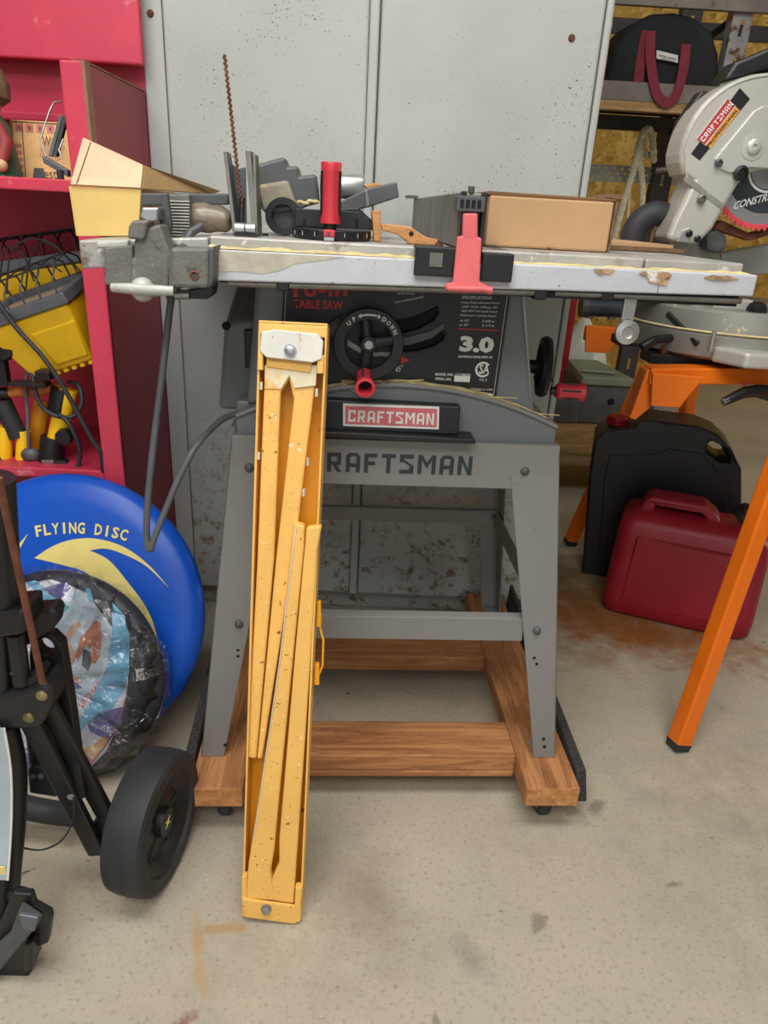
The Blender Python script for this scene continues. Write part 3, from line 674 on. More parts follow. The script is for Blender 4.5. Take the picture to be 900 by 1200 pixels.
    d = B()
    for k in range(26):
        a = random.uniform(-.5,.9); x, z = .246*a, .762-.056*a*a+.007; d.tube([(x,.050,z),(x+random.uniform(.01,.035),.048,z+random.uniform(-.012,.004))], .0008, 4)
    o = d.build('wood_shaving', 'dust', lp); o['kind'] = 'stuff'
    # --- body above: sloped grey cabinet carrying the control panel
    zt = .916
    b = B(); b.hexa([(-.232,.066,.72),(.212,.066,.72),(.232,.40,.72),(-.232,.40,.72)], [(-.213,.072,zt),(.172,.072,zt),(.21,.40,zt),(-.222,.40,zt)]); b.build('body', 'saw_grey_body', t, bevel=.008, seg=3)
    tl, tr, br, bl = P(333,334,.066), P(598,345,.066), P(581,464,.066), P(326,456,.066)
    tl.z = tr.z = .914
    def inset(f, y=-.0008):
        c = (tl+tr+br+bl)/4; return [c+(p-c)*f+V((0,y,0)) for p in (tl,tr,br,bl)]
    # panel: grey-edged black plate with a white pinstripe and curved slots
    b = B(); o4 = inset(1.0)
    sl = lambda cx,cz,r0,r1,a0,a1: circ(cx,cz,r1,10,a0,a1)+circ(cx,cz,r0,10,a1,a0)
    hc = P(432,403,.066)
    s1 = [P(*q,.066) for q in ((455,389),(470,391),(490,386),(508,376),(515,366),(512,360),(500,366),(484,372),(466,376),(452,378))]
    s2 = [P(*q,.066) for q in ((470,412),(490,411),(510,405),(520,398),(522,390),(515,387),(500,395),(484,399),(470,400))]
    b.prism([(p.x,p.z) for p in o4], (0,.0625,0), w=(0,.005,0), holes=[[(p.x,p.z) for p in s1],[(p.x,p.z) for p in s2]])
    pan = b.build('control_panel', 'black_panel', t)
    b = B(); b.box((hc.x,.0674,hc.z-.04),(hc.x+.14,.0684,hc.z+.06)); b.build('slot_backing', 'void_black', pan)
    for sp in (s1, s2):
        pts = [V((p.x,.0618,p.z)) for p in sp]; B().tube(pts, .0022, 6, closed=True).build('slot_rim', 'black_plastic', pan, smooth=60)
    # raised band between the slots
    band = [P(*q,.062) for q in ((455,395),(480,394),(505,387),(520,378),(520,385),(506,396),(480,404),(455,404))]
    b = B(); b.prism([(p.x,p.z) for p in band], (0,.0622,0), w=(0,-.003,0)); b.build('slot_band', 'dark_grey', pan, bevel=.001)
    i4 = inset(.972); b = B()
    b.tube([V((p.x,.0622,p.z)) for p in i4], .0009, 4, closed=True); b.build('pinstripe', 'white_print', pan)
    U = V((1,0,.012)).normalized()
    y_ = .0624
    def txt(s, x0, x1, yb, hpx, mat='white_print', bold=.0):
        a, c = P(x0,yb[0],y_), P(x1,yb[1],y_); hh = (P(x0,yb[0]-hpx,y_)-a).z; return letter(s, mat, pan, (a.x,y_,a.z), (c.x,y_,c.z), (0,0,1), hh, bold)
    txt('10-in', 344, 407, (349,347), 21, 'red_print', .025)
    txt('TABLE SAW', 344, 402, (361,363), 10.5, 'red_print', .03)
    txt('3.0', 538, 578, (412,414), 19, 'white_print', .055)
    txt('MAXIMUM DEVELOPED HP', 537, 577, (419,420), 2.6, 'white_print', .03)
    txt('SPECIFICATIONS', 541, 576, (350,351), 3.6)
    txt('Heavy Duty Induction Motor', 540, 586, (356,357), 3)
    txt('120V 15.0A 1-Phase, AC', 541, 583, (361,362), 3)
    txt('4600 RPM No Load Speed', 540, 582, (366,367), 3)
    txt('Maximum cutting depth', 539, 581, (371,372), 3)
    txt('at 90°           3-3/8 in.', 539, 580, (377,378), 3)
    txt('at 45°           2-1/4 in.', 538, 580, (382,383), 3)
    a, c = P(537,385,y_), P(584,386,y_); B().box((a.x,y_-.0006,a.z-.0008),(c.x,y_,a.z+.0006)).build('red_rule', 'red_print', pan)
    txt('MODEL NO. 113.298030', 510, 551, (440,441), 3.2, 'white_print', .02)
    txt('SERIAL NO.', 510, 529, (445,446), 3, 'white_print', .02)
    a, c = P(532,447,y_), P(551,441,y_); B().box((a.x,y_-.0006,a.z),(c.x,y_,c.z)).build('serial_box', 'white_print', pan)
    txt('SEARS, ROEBUCK AND CO.', 509, 543, (456,457), 2.6)
    txt('CHICAGO, ILL. 60684', 551, 577, (457,458), 2.6)
    cc = P(566,433,y_); b = B(); b.prism(circ(cc.x,cc.z,.0118,22,40,320)+circ(cc.x,cc.z,.0088,22,320,40), (0,y_,0), w=(0,-.0006,0)); b.build('safety_mark', 'white_print', pan)
    txt('SA', 561, 573, (438,438), 11, 'white_print', .02)
    txt('TILT', 561, 571, (446,447), 2.6)
    txt('BEVEL SCALE', 466, 486, (345,345), 2.2); txt('TURN COUNTERCLOCKWISE', 462, 496, (356,349), 2.4)
    txt('45°', 463, 472, (437,434), 7); 
    b = B(); q = [P(*k,y_) for k in ((470,417),(480,422),(470,426))]; b.prism([(p.x,p.z) for p in q], (0,y_,0), w=(0,-.0006,0)); b.build('arrow_mark', 'red_print', pan)
    # degree scale ticks behind the wheel
    b = B()
    for k in range(12):
        p = P(438+k*1.9, 415+.4*math.sin(k), y_); b.box((p.x-.0006,y_-.0006,p.z-.003),(p.x+.0006,y_,p.z+.003))
    for k in range(12):
        p = P(408+k*1.7, 402+k*1.0, y_); b.box((p.x-.0006,y_-.0006,p.z-.004),(p.x+.0006,y_,p.z+.004))
    o = b.build('scale_tick', 'white_print', pan); o['kind'] = 'stuff'
    a, c = P(400,452,y_), P(465,449,y_); B().box((a.x,y_-.0008,a.z),(c.x,y_,c.z+.002)).build('caution_strip', 'cardboard_pale', pan)
    txt('CAUTION', 402, 414, (451,451), 2.2, 'dark_print'); txt('READ MANUAL BEFORE USE', 440, 463, (453,454), 2.2, 'dark_print')
    # --- elevation handwheel with spokes and crank grip
    wy = .030; wc = P(432,403,wy); wr = .050
    b = B(); b.lathe([(wr*.70,-.006),(wr*.98,-.006),(wr,-.003),(wr,.004),(wr*.95,.008),(wr*.74,.008),(wr*.68,.003)], wc, (0,1,0), 40, closed=True); hw = b.build('handwheel', 'black_plastic', t, smooth=40)
    b = B().cyl(wc+V((0,-.006,0)), wc+V((0,.036,0)), .011, .014, 16)
    b.build('wheel_hub', 'black_plastic', hw, bevel=.001)
    for a in (100, 10, 262):
        e = wc+V((math.cos(R(a))*wr*.8,.002,math.sin(R(a))*wr*.8)); B().tube([wc, e], [.009,.0075], 8, flat=((0,1,0),.5)).build('spoke', 'black_plastic', hw, smooth=50)
    B().lathe([(.0065,0),(.0065,.004),(0,.004)], wc+V((0,-.006,0)), (0,-1,0), 6).build('hub_nut', 'steel', hw)
    letter_arc('UP', 'white_print', hw, wc+V((0,-.0062,0)), (1,0,0), (0,0,1), wr*.76, 142, 116, .0085, .03)
    letter_arc('DOWN', 'white_print', hw, wc+V((0,-.0062,0)), (1,0,0), (0,0,1), wr*.76, 66, 22, .0085, .03)
    b = B(); am = [(wr*.80*math.cos(R(a)), wr*.80*math.sin(R(a))) for a in range(106,74,-4)]; ao = [(wr*.85*math.cos(R(a)), wr*.85*math.sin(R(a))) for a in range(74,107,4)]
    tip = lambda a, r: (wr*r*math.cos(R(a)), wr*r*math.sin(R(a)))
    b.prism([tip(114,.825), tip(107,.89), tip(107,.76)], wc+V((0,-.0062,0)), w=(0,-.0006,0)); b.prism([tip(68,.825), tip(74,.76), tip(74,.89)], wc+V((0,-.0062,0)), w=(0,-.0006,0)); b.prism(am+ao, wc+V((0,-.0062,0)), w=(0,-.0006,0)); b.build('arrow_mark', 'white_print', hw)
    k0 = P(427,440,.022); kd = V((.0,-1,-.12)).normalized()
    def grip(p, d, par, r=.0125, L=.052):
        B().lathe([(r*.75,0),(r,.004),(r*.95,L*.6),(r*1.12,L),(r*.8,L+.001),(r*.72,L*.55),(0,L*.55)], p, d, 20).build('crank_grip', 'red_plastic', par, smooth=35)
        u = V(d).orthogonal().normalized(); w = V(d).cross(u)
        for k in range(6):
            a = k*math.pi/3; rr = u*math.cos(a)+w*math.sin(a); q = V(p)+rr*r*.985
            B().tube([q+V(d)*L*.18, q+V(d)*L*.82+rr*.0008], .0016, 6).build('grip_slot', 'dark_print', par, smooth=60)
        B().cyl(V(p)+V(d)*(L*.56), V(p)+V(d)*(L*.57), r*.71, n=16).build('grip_bore', 'void_black', par)
        B().cyl(V(p)-V(d)*.008, V(p), r*.5, n=10).build('grip_stem', 'black_metal', par)
    grip(k0, kd, hw)
    # tilt lock knob beside the wheel
    q = P(397,384,.045); B().lathe([(.010,-.014),(.013,-.010),(.013,.008),(.008,.012),(0,.012)], q, (.75,-.5,.6), 12).build('tilt_pointer', 'dark_grey', t, smooth=35)
    B().tube([P(386,392,.05), P(407,372,.05)], .006, 8).build('tilt_link', 'dark_grey', t, smooth=50)
    # --- brand badge plate and ledge
    a, c = P(330,470,.028), P(541,508,.028)
    bp_ = B(); bp_.hexa([(-.19,.028,.697),(.089,.028,.695),(.089,.052,.695),(-.19,.052,.697)], [(-.19,.032,.742),(.089,.032,.738),(.089,.052,.738),(-.19,.052,.742)]); bp = bp_.build('badge_plate', 'black_panel', t, bevel=.002)
    B().prism([(-.19,.700),(.112,.694),(.114,.686),(-.19,.690)], (0,.012,0), w=(0,.04,0)).build('badge_ledge', 'black_metal', t, bevel=.002)
    def bq(x,y): 
        q = P(x,y,.0285); return V((q.x, .028+.004*(q.z-.696)/.045-.0004, q.z))
    w4 = [bq(402,473), bq(515,477), bq(514,503), bq(402,499)]; r4 = [bq(404.5,476), bq(512.5,479.5), bq(511.5,500.5), bq(404.5,496.5)]
    print_shape('badge', w4, 'white_print', bp, .0006); print_shape('badge_field', r4, 'pink_label', bp, .0011)
    a, c = bq(408,494), bq(508,498); hh = bq(408,480.5).z-a.z
    block('CRAFTSMAN', 'white_print', bp, a, c, (0,.09,1), hh, lift=.0016)
    # --- blade-tilt handwheel on the right side
    wx = P(637,430,.25); wc = V((.243,.20,.772)); q = SF.x(637,430,.243); wc = V((.243,q.y,q.z))
    b = B(); b.lathe([(.036,-.008),(.047,-.007),(.050,0),(.047,.007),(.036,.008),(.034,0)], wc, (1,-.12,0), 32, closed=True); sw = b.build('handwheel', 'black_plastic', t, smooth=40)
    B().tube([wc-V((.038,0,0)), wc+V((.008,0,0))], .011, 12).build('wheel_hub', 'black_plastic', sw, smooth=40)
    for a in (80,200,320):
        e = wc+V((0,math.cos(R(a))*.038,math.sin(R(a))*.038)); B().tube([wc,e], .007, 8).build('spoke', 'black_plastic', sw, smooth=50)
    g = SF.x(651,458,.258); grip(g, V((1,-.05,.0)).normalized(), sw, .0135, .046)
    # --- motor cover hanging at the left rear with switch box
    mb = B(); y0 = .16
    c = [P(260,378,y0), P(300,362,y0), P(300,480,y0), P(256,480,y0)]
    mb.hexa([(c[3].x,y0,c[3].z),(-.232,y0,c[3].z),(-.232,y0+.14,c[3].z),(c[3].x,y0+.14,c[3].z)], [(c[0].x+.004,y0,c[0].z),(-.226,y0,c[0].z+.006),(-.226,y0+.14,c[0].z+.045),(c[0].x+.004,y0+.14,c[0].z+.045)])
    mo = mb.build('motor_cover', 'saw_grey_body', t, bevel=.008, seg=3)
    a, c2 = P(286,385,y0-.001), P(301,432,y0-.001); B().box((a.x,y0-.004,c2.z),(c2.x,y0+.06,a.z)).build('cover_recess', 'black_panel', mo, bevel=.003)
    a = P(265,382,y0-.002); B().lathe([(.007,0),(.006,.003),(0,.003)], a, (0,-1,0), 10).build('cover_hole', 'void_black', mo)
    y1 = .075; a, c2 = P(272,490,y1), P(300,514,y1)
    sb = B(); sb.hexa([(a.x-.004,y1,.680),(-.225,y1,.680),(-.225,y1+.1,.680),(a.x-.004,y1+.1,.680)], [(a.x+.006,y1+.004,a.z+.002),(-.225,y1+.004,a.z+.012),(-.225,y1+.1,a.z+.012),(a.x+.006,y1+.1,a.z+.002)]); sw_ = sb.build('switch_box', 'saw_grey_body', t, bevel=.004, seg=3)
    a, c2 = P(277,470,y1), P(293,488,y1); B().box((a.x,y1+.002,c2.z),(c2.x,y1+.05,a.z)).build('cord_grommet', 'saw_grey', sw_, bevel=.003)
    a, c2 = P(292,437,y1), P(301,480,y1); B().box((a.x,y1+.004,c2.z),(c2.x+.008,y1+.06,a.z)).build('switch_bracket', 'saw_grey', sw_, bevel=.002)
    # --- table: centre casting, two wings, front rail, guide bar
    yf, yb = -.060, .60
    B().box((-.255,yf,.940),(.2905,yb,.962)).box((-.25,yf+.01,.918),(.285,yb-.01,.940)).build('table_top', 'table_metal', t, bevel=.0025)
    B().box((.2925,yf+.001,.939),(.422,yb,.9615)).box((.2925,yf+.01,.925),(.412,yb-.01,.939)).build('table_wing', 'table_metal', t, bevel=.0025)
    B().hexa([(-.412,yf+.001,.916),(-.2565,yf+.001,.930),(-.2565,yb,.930),(-.412,yb,.916)],[(-.412,yf+.001,.9490),(-.2565,yf+.001,.9600),(-.2565,yb,.9600),(-.412,yb,.9490)]).build('table_wing', 'table_metal', t, bevel=.0025)
    B().box((.10,yf+.02,.9618),(.119,yb-.02,.9624)).build('miter_slot', 'dark_grey', t)
    fr_ = B().hexa([(-.256,yf-.020,.9115),(.432,yf-.020,.9235),(.432,yf-.0005,.9235),(-.256,yf-.0005,.9115)],[(-.256,yf-.020,.9475),(.432,yf-.020,.9495),(.432,yf-.0005,.9495),(-.256,yf-.0005,.9475)]).build('front_rail', 'rail_white', t, bevel=.002)
    B().prism([(-.256,.921),(-.22,.924),(-.19,.922),(-.165,.928),(-.15,.936),(-.118,.941),(-.09,.9465),(-.256,.9465)], (0,yf-.0195,0), w=(0,-.0010,0)).build('rail_dust', M('dull_dust', (190,184,166), .9, 0, .15, 40, bump=.2), fr_)
    b = B(); n = 60
    b.loft([[(-.255+.685*k/n,yf-.019+.004*random.random(),.9486),(-.255+.685*k/n,yf-.001,.9486),(-.255+.685*k/n,yf-.001,.9495+.003*random.random())] for k in range(n+1)]); b.build('sawdust', 'dust', fr_)
    for x, y, w, h in ((710,315,.02,.012),(772,322,.032,.020),(845,326,.03,.006)):
        q = P(x,y,yf-.0205); pts = [(q.x+w*math.cos(a*.5236)*random.uniform(.4,.8), q.z+h*math.sin(a*.5236)*random.uniform(.4,.8)) for a in range(12)]
        zc = [min(.9478, max(.9245, z)) for _, z in pts]; b = B(); b.prism([(p[0], z) for p, z in zip(pts, zc)], (0,yf-.0201,0), w=(0,-.0012,0)); b.build('rust_patch', 'rust_patch', fr_)
    for x in (.3005, .302): pass
    B().box((.3058,yf-.0203,.922),(.3066,yf-.0198,.938)).build('rail_joint', 'dark_grey', fr_)
    # black strip added for the shaded gap under the table, and the round guide bar below the rail
    B().box((-.245,yf+.002,.908),(.425,yf+.022,.9398)).build('underside_shade_strip', 'black_metal', t)
    B().tube([P(268,332,yf-.012),P(640,343,yf-.012)], .0042, 10).build('guide_bar', 'dull_steel', t, smooth=50)
    B().tube([P(650,343.5,yf-.012),P(868,353,yf-.012)], .0036, 10).build('guide_bar', 'dull_steel', t, smooth=50)
    for x, z in ((-.165,.910), (.158,.9135), (.245,.916)): B().box((x-.008,yf-.0175,z-.007),(x+.008,yf+.002,z+.007)).build('bar_clip', 'black_plastic', t, bevel=.002)
    # hanging rail lock: strap and round cam at the right
    q0, q1, yk = P(740,348,-.066), P(735,378,-.066), -.066
    ar = B(); u = (q1-q0); ar.hexa([q0+V((-.008,0,0)),q0+V((.009,0,0)),q0+V((.009,.006,0)),q0+V((-.008,.006,0))],[q1+V((-.008,0,0)),q1+V((.008,0,0)),q1+V((.008,.006,0)),q1+V((-.008,.006,0))])
    lk = ar.build('rail_lock', 'zinc', t, bevel=.001)
    c = P(734,389,yk-.004); B().lathe([(.0155,0),(.0155,.005),(.008,.006),(.007,.003),(0,.003)], c, (0,-1,0), 24).build('lock_cam', 'zinc', lk, smooth=30)
    B().lathe([(.004,0),(.004,.004),(0,.004)], P(736,377,yk-.001), (0,-1,0), 6).build('lock_screw', 'dark_grey', lk)
    # power cord: from the switch box looping down and up behind the vise
    pts = [P(283,483,.07),P(260,492,.05),P(232,520,.0),P(212,555,-.02),P(195,595,-.03),P(181,630,-.035),P(176,644,-.035),P(172,632,-.035),P(173,590,-.035),P(180,520,-.03),P(190,440,-.02),P(198,370,-.01),P(203,335,.0),P(204,318,.02)]
    sm = []
    for i in range(len(pts)-1):
        a, b_, c, d = [pts[max(0,min(len(pts)-1,i+k))] for k in (-1,0,1,2)]
        for s in range(8): u = s/8; sm.append(.5*((2*b_)+(c-a)*u+(2*a-5*b_+4*c-d)*u*u+(3*b_-a-3*c+d)*u*u*u))
    B().tube(sm+[pts[-1]], .0048, 10).build('power_cord', 'cord_grey', t, smooth=60)
table_saw()
# ------------------------------------------------------------------ things on and around the saw table
P = lambda x,y,d: SF.y(x,y,d)
ZTB = .9622
def panel(name, pts, mat, parent, th=.004, n=None):
    pts = [V(p) for p in pts]; nn_ = (pts[1]-pts[0]).cross(pts[2]-pts[0]).normalized()*th
    return B().hexa(pts, [p+nn_ for p in pts]).build(name, mat, parent)
def rip_fence():
    t = thing('rip_fence', 'grey rip fence with big faded red lever clamped across the saw table', 'saw fence', SF)
    x0, x1 = .047, .078
    B().box((x0,-.062,ZTB+.001),(x1,.56,1.026)).build('fence_beam', 'dull_steel', t, bevel=.002)
    h = B().box((x0+.001,-.080,.930),(x0+.006,-.060,1.027)).box((x1-.005,-.080,.930),(x1,-.060,1.027)).build('clamp_head', 'black_plastic', t, bevel=.001)
    a, c = P(536,229,-.082), P(567,249,-.082); b = B().prism(rrect(a.x,c.z,c.x,a.z,.002), (0,-.086,0), w=(0,.03,0)); cap = b.build('head_cap', 'dark_grey', t, bevel=.001)
    for k in range(4):
        xa = a.x+.0035+k*(c.x-a.x-.006)/4; B().box((xa,-.0868,c.z+.004),(xa+.0045,-.0858,a.z-.004)).build('cap_slot', 'void_black', cap)
    q = P(552,227,-.06); B().cyl((q.x,-.06,1.026),(q.x,-.06,1.033), .004).build('cap_screw', 'dark_grey', t)
    B().box((.030,.50,1.0262),(.05,.56,1.031)).build('rear_tab', 'dark_grey', t)
    f = [(543,250,-.092),(560,250,-.092),(560,278,-.094),(565,279,-.094),(562,331,-.104),(569,333,-.106),(576,336,-.106),(578,341,-.107),(572,344,-.107),(560,341,-.106),(522,340,-.106),(522,333,-.106),(531,331,-.104),(536,277,-.094),(542,277,-.094)]
    pts = [P(*q) for q in f]; b = B(); n = len(pts)
    b.hexa(pts, [p+V((0,.008,0)) for p in pts]); lv = b.build('lock_lever', 'red_faded', t, bevel=.002, seg=2)
    a, c = P(524,342,-.112), P(577,336,-.112)
    B().tube([P(524,338,-.106),P(545,339,-.107),P(566,339,-.107),P(576,341,-.107)], [.0035,.004,.0042,.005], 8).build('lever_lip', 'red_faded', lv, smooth=50)
    for xa, xb, ya, yb2 in ((487,533,288,325),(566,599,296,331)):
        a, c = P(xa,ya,-.088), P(xb,yb2,-.088); B().box((a.x,-.090,c.z),(c.x,-.0812,a.z)).box((a.x,-.0812,.9535 if 0 else a.z-.004),(c.x,-.062,a.z)).build('guide_block', 'black_plastic', t, bevel=.0015)
    a, c = P(504,296,-.091), P(518,313,-.091); B().box((a.x,-.0915,c.z),(c.x,-.0898,a.z)).build('guide_window', 'dull_steel', t)
rip_fence()
def box_right():
    t = thing('cardboard_box', 'closed brown cardboard box beside the red fence lever', 'box', SF)
    y = .035; a, b_, c, d = P(566,228,y), P(714,236,y), P(711,296,y), P(568,292,y); z0 = ZTB+.0006; dp = .19
    x0, x1, z1 = d.x, c.x, (a.z+b_.z)/2
    bo = B().box((x0,y,z0),(x1,y+dp,z1)).build('carton', 'cardboard', t, bevel=.003)
    B().hexa([(x0-.002,y+.003,z1+.0005),(x1+.002,y+.003,z1+.0005),(x1+.002,y+dp-.003,z1+.0005),(x0-.002,y+dp-.003,z1+.0005)], [(x0-.002,y-.001,z1+.0045),(x1+.002,y-.001,z1+.0035),(x1+.002,y+dp,z1+.004),(x0-.002,y+dp,z1+.005)]).build('top_flap', 'cardboard', t)
    B().hexa([(x1+.001,y+.002,z0),(x1+.0045,y+.002,z0),(x1+.0045,y+dp,z0),(x1+.001,y+dp,z0)], [(x1+.001,y-.002,z1),(x1+.0045,y-.002,z1),(x1+.0045,y+dp,z1),(x1+.001,y+dp,z1)]).build('end_flap', 'cardboard_edge', t)
    q = P(722,231,y+.05); B().hexa([(x1-.004,y+.01,z1+.005),(x1+.012,y+.01,z1+.004),(x1+.012,y+.1,z1+.004),(x1-.004,y+.1,z1+.005)], [(x1-.002,y+.01,z1+.008),(x1+.014,y+.01,z1+.010),(x1+.014,y+.1,z1+.012),(x1-.002,y+.1,z1+.008)]).build('torn_flap', 'cardboard_edge', t)
    p, q = P(642,290,y-.001), P(649,293,y-.001); B().tube([(p.x,y-.001,p.z),(q.x,y-.001,q.z)], .0012, 5).build('tear', 'cardboard_edge', t)
box_right()
def cardboard_sheets():
    for k,(lbl, x0, x1, y0, y1, z, m) in enumerate((('flattened dark corrugated cardboard sheet lying on right table wing', .285, .445, .17, .42, ZTB+.0006, 'cardboard_edge'),
                       ('flattened brown cardboard sheet, upper one of the two beside the box', .283, .435, .19, .43, ZTB+.0062, 'cardboard'))):
        o = B(); o.grid(lambda u,v: (x0+(x1-x0)*u, y0+(y1-y0)*v, z+.0025), 6, 6)
        ob = o.build('cardboard_sheet', m, None, solid=.005); ob.matrix_world = SF.M; tag(ob, lbl, 'cardboard', 'flat cardboard on the table')
cardboard_sheets()
def open_carton():
    t = thing('open_carton', 'torn open cardboard carton with slanted flaps at left end of table', 'box', SF)
    y = .03; zl = .9535
    q = lambda x,yy,d=y: P(x,yy,d)
    A, Bq, C, D = q(83,218), q(165,222), q(162,280), q(92,278); C.z = max(C.z, zl); D.z = max(D.z, zl-.004)
    panel('front_panel', [A,Bq,C,D], 'cardboard_yellow', t)
    T1, T2 = q(98,163,y+.03), q(168,195,y+.03)
    fl = panel('upper_flap', [A+V((0,.001,.0005)), T1, T2, Bq+V((0,.001,.0005))], 'cardboard_pale', t, -.004)
    s = [A*.0+q(88,218), q(106,168,y+.03)]; B().tube([q(90,217)+V((0,-.003,0)), q(107,167,y+.028)+V((0,-.003,0))], .0006, 4).build('crease', 'cardboard_edge', fl)
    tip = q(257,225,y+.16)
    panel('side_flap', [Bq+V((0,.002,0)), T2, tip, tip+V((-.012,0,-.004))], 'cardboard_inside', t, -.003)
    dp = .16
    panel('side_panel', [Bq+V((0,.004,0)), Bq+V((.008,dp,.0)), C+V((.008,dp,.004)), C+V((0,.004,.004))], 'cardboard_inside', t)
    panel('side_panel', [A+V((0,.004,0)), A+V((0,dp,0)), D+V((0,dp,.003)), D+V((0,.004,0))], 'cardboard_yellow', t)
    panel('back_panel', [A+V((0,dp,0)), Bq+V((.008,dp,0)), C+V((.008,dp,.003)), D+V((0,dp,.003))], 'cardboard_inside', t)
open_carton()
def vise():
    t = thing('bench_vise', 'dusty grey cast bench vise clamped to left table wing', 'vise', SF)
    def pr(name, pts, y, w, m, bev=.002, parent=None):
        return B().prism([(P(a,b,y).x, P(a,b,y).z) for a,b in pts], (0,y,0), w=(0,w,0)).build(name, m, parent or t, bevel=bev)
    pr('side_block', [(122,290),(156,287),(155,336),(122,334)], -.088, .022, 'vise_grey')
    pr('side_lug', [(113,284),(150,281),(150,290),(113,291)], -.078, .016, 'vise_white')
    pr('frame_casting', [(156,283),(165,270),(187,262),(200,296),(197,342),(182,350),(152,337),(152,306),(157,301)], -.098, .036, 'vise_grey', .004)
    pr('jaw_block', [(150,266),(155,258),(174,258),(169,281),(149,280)], -.105, .03, 'vise_grey', .003)
    pr('machined_jaw', [(163,254),(166,243),(186,243),(185,259),(175,262)], -.085, .03, 'steel', .002)
    pr('rear_strip', [(165,226),(268,227),(268,240),(165,241)], .0, .012, 'dark_grey', .002)  # flat dark grey strip behind the jaws
    pr('fin', [(190,225),(196,226),(201,262),(199,282),(214,288),(213,298),(184,303),(187,262)], -.06, .010, 'dark_grey', .002)
    j = pr('serrated_jaw', [(197,228),(222,227),(223,270),(213,284),(202,281),(198,262)], -.03, .016, 'vise_grey', .002)
    b = B()
    for k in range(13):
        y0 = 236+k*3.6; a, c = P(199,y0,-.031), P(222 if k<10 else 214,y0+.6,-.031); b.tube([a, c], .0012, 5)
    o = b.build('jaw_tooth', 'dull_steel', j); o['kind'] = 'stuff'
    pr('side_plate', [(197,296),(206,290),(206,342),(197,344)], -.098, .05, 'vise_grey', .003)
    pr('foot_block', [(199,290),(245,290),(244,338),(200,337)], -.112, .028, 'vise_grey', .004)
    pr('foot_side', [(243,291),(252,288),(251,330),(243,340)], -.110, .05, 'dark_grey', .003)
    q = P(228,323,-.112); B().lathe([(.006,0),(.0045,.001),(.0035,-.002),(0,-.002)], q, (0,-1,0), 14).build('screw_hole', 'rust', t, smooth=40)
    q = P(168,339,-.100); B().lathe([(.014,0),(.014,.006),(.011,.011),(.005,.014),(0,.0145)], q, (0,-1,0), 20).build('handle_boss', 'vise_white', t, smooth=45)
    B().tube([P(131,337,-.110),P(150,338,-.113),P(175,340,-.115),P(203,341,-.112)], [.005,.0062,.0066,.0055], 10, flat=((0,1,0),.8)).build('wing_handle', 'vise_white', t, smooth=50)
    B().tube([P(205,345,-.07),P(222,345,-.07)], .006, 10).build('clamp_screw', 'steel', t, smooth=50)
    pr('clamp_jaw', [(214,341),(240,336),(247,330),(252,329),(250,345),(243,351),(216,350)], -.07, .03, 'black_metal', .002)
    B().tube([P(236,265,-.03),P(224,272,-.04),P(217,284,-.05),P(215,292,-.06)], .0052, 8).build('bent_lever', 'dark_grey', t, smooth=50)
vise()
def rag():
    fr = SF; t = B(); lo = []
    for k in range(9):
        u = k/8; x = P(222+50*u, 255, .0).x; zc = P(245, 256, 0).z; hh = (.022-.006*u)*(.55 if k in (0,8) else 1); yy = .0
        lo.append([(x+random.uniform(-.003,.003), yy+math.cos(a)*.02, max(ZTB-.0025+.002, zc+math.sin(a)*hh*random.uniform(.82,1.1))) for a in [i*2*math.pi/12 for i in range(12)]])
    o = t.loft(lo).build('crumpled_bag', M('brown_film', (124,112,94), .3, 0, .4, 18, bump=.5, bs=24, specks=[((196,120,50), 16, .62, .72)]), None, smooth=50, sub=1); o.matrix_world = SF.M
    tag(o, 'crumpled brownish plastic bag lying between the vise and upright plates', 'bag')
rag()
def splitter():
    t = thing('splitter_guard', 'upright pair of thin steel plates with a tall rusty rod', 'saw guard', SF)
    for (xa, ya, xb, yb, th) in ((263,177,275,275,.0022),(290,176,299,276,.0034),(297,180,300,268,.0018)):
        y = -.03; a, b_ = P(xa,ya,y), P(xb,yb,y); b_.z = max(b_.z, ZTB+.0005)
        B().hexa([b_+V((-th,0,0)),b_+V((th,0,0)),b_+V((th,.055,0)),b_+V((-th,.055,0))], [a+V((-th,.006,0)),a+V((th,.006,0)),a+V((th,.04,0)),a+V((-th,.04,0))]).build('plate', 'dull_steel', t, bevel=.0006)
    pts = [(273,188),(280,205),(281,262),(275,262)]
    B().prism([(P(a,b,.01).x,P(a,b,.01).z) for a,b in ((272,192),(279,198),(288,196),(289,266),(277,266))], (0,.01,0), w=(0,.003,0)).build('back_plate', 'light_rim', t)
    b = B(); p0, p1 = P(263,64,-.02), P(284,250,-.02); pts = []
    for k in range(60):
        u = k/59; pts.append(p0.lerp(p1,u)+V((.0009*(-1)**k,0,0)))
    b.tube(pts, .0021, 6); b.build('rod', 'rust', t)
    for xa in (281,286): B().tube([P(xa,232,-.034),P(xa-1,262,-.034)], .0016, 6).build('spring', 'black_metal', t)
    a, c = P(275,262,-.04), P(299,274,-.04)
    B().tube([(a.x,-.036,(a.z+c.z)/2),(c.x,-.036,(a.z+c.z)/2)], .0068, 12).build('spacer', 'zinc', t, smooth=40)
    B().tube([((a.x+c.x)/2-.001,-.036,(a.z+c.z)/2),((a.x+c.x)/2+.001,-.036,(a.z+c.z)/2)], .0074, 12).build('spacer_groove', 'dark_grey', t)
    a, c = P(274,275,-.044), P(300,279,-.044); B().box((a.x,-.044,ZTB+.0003),(c.x,.03,ZTB+.0035)).build('base', 'black_metal', t)
splitter()
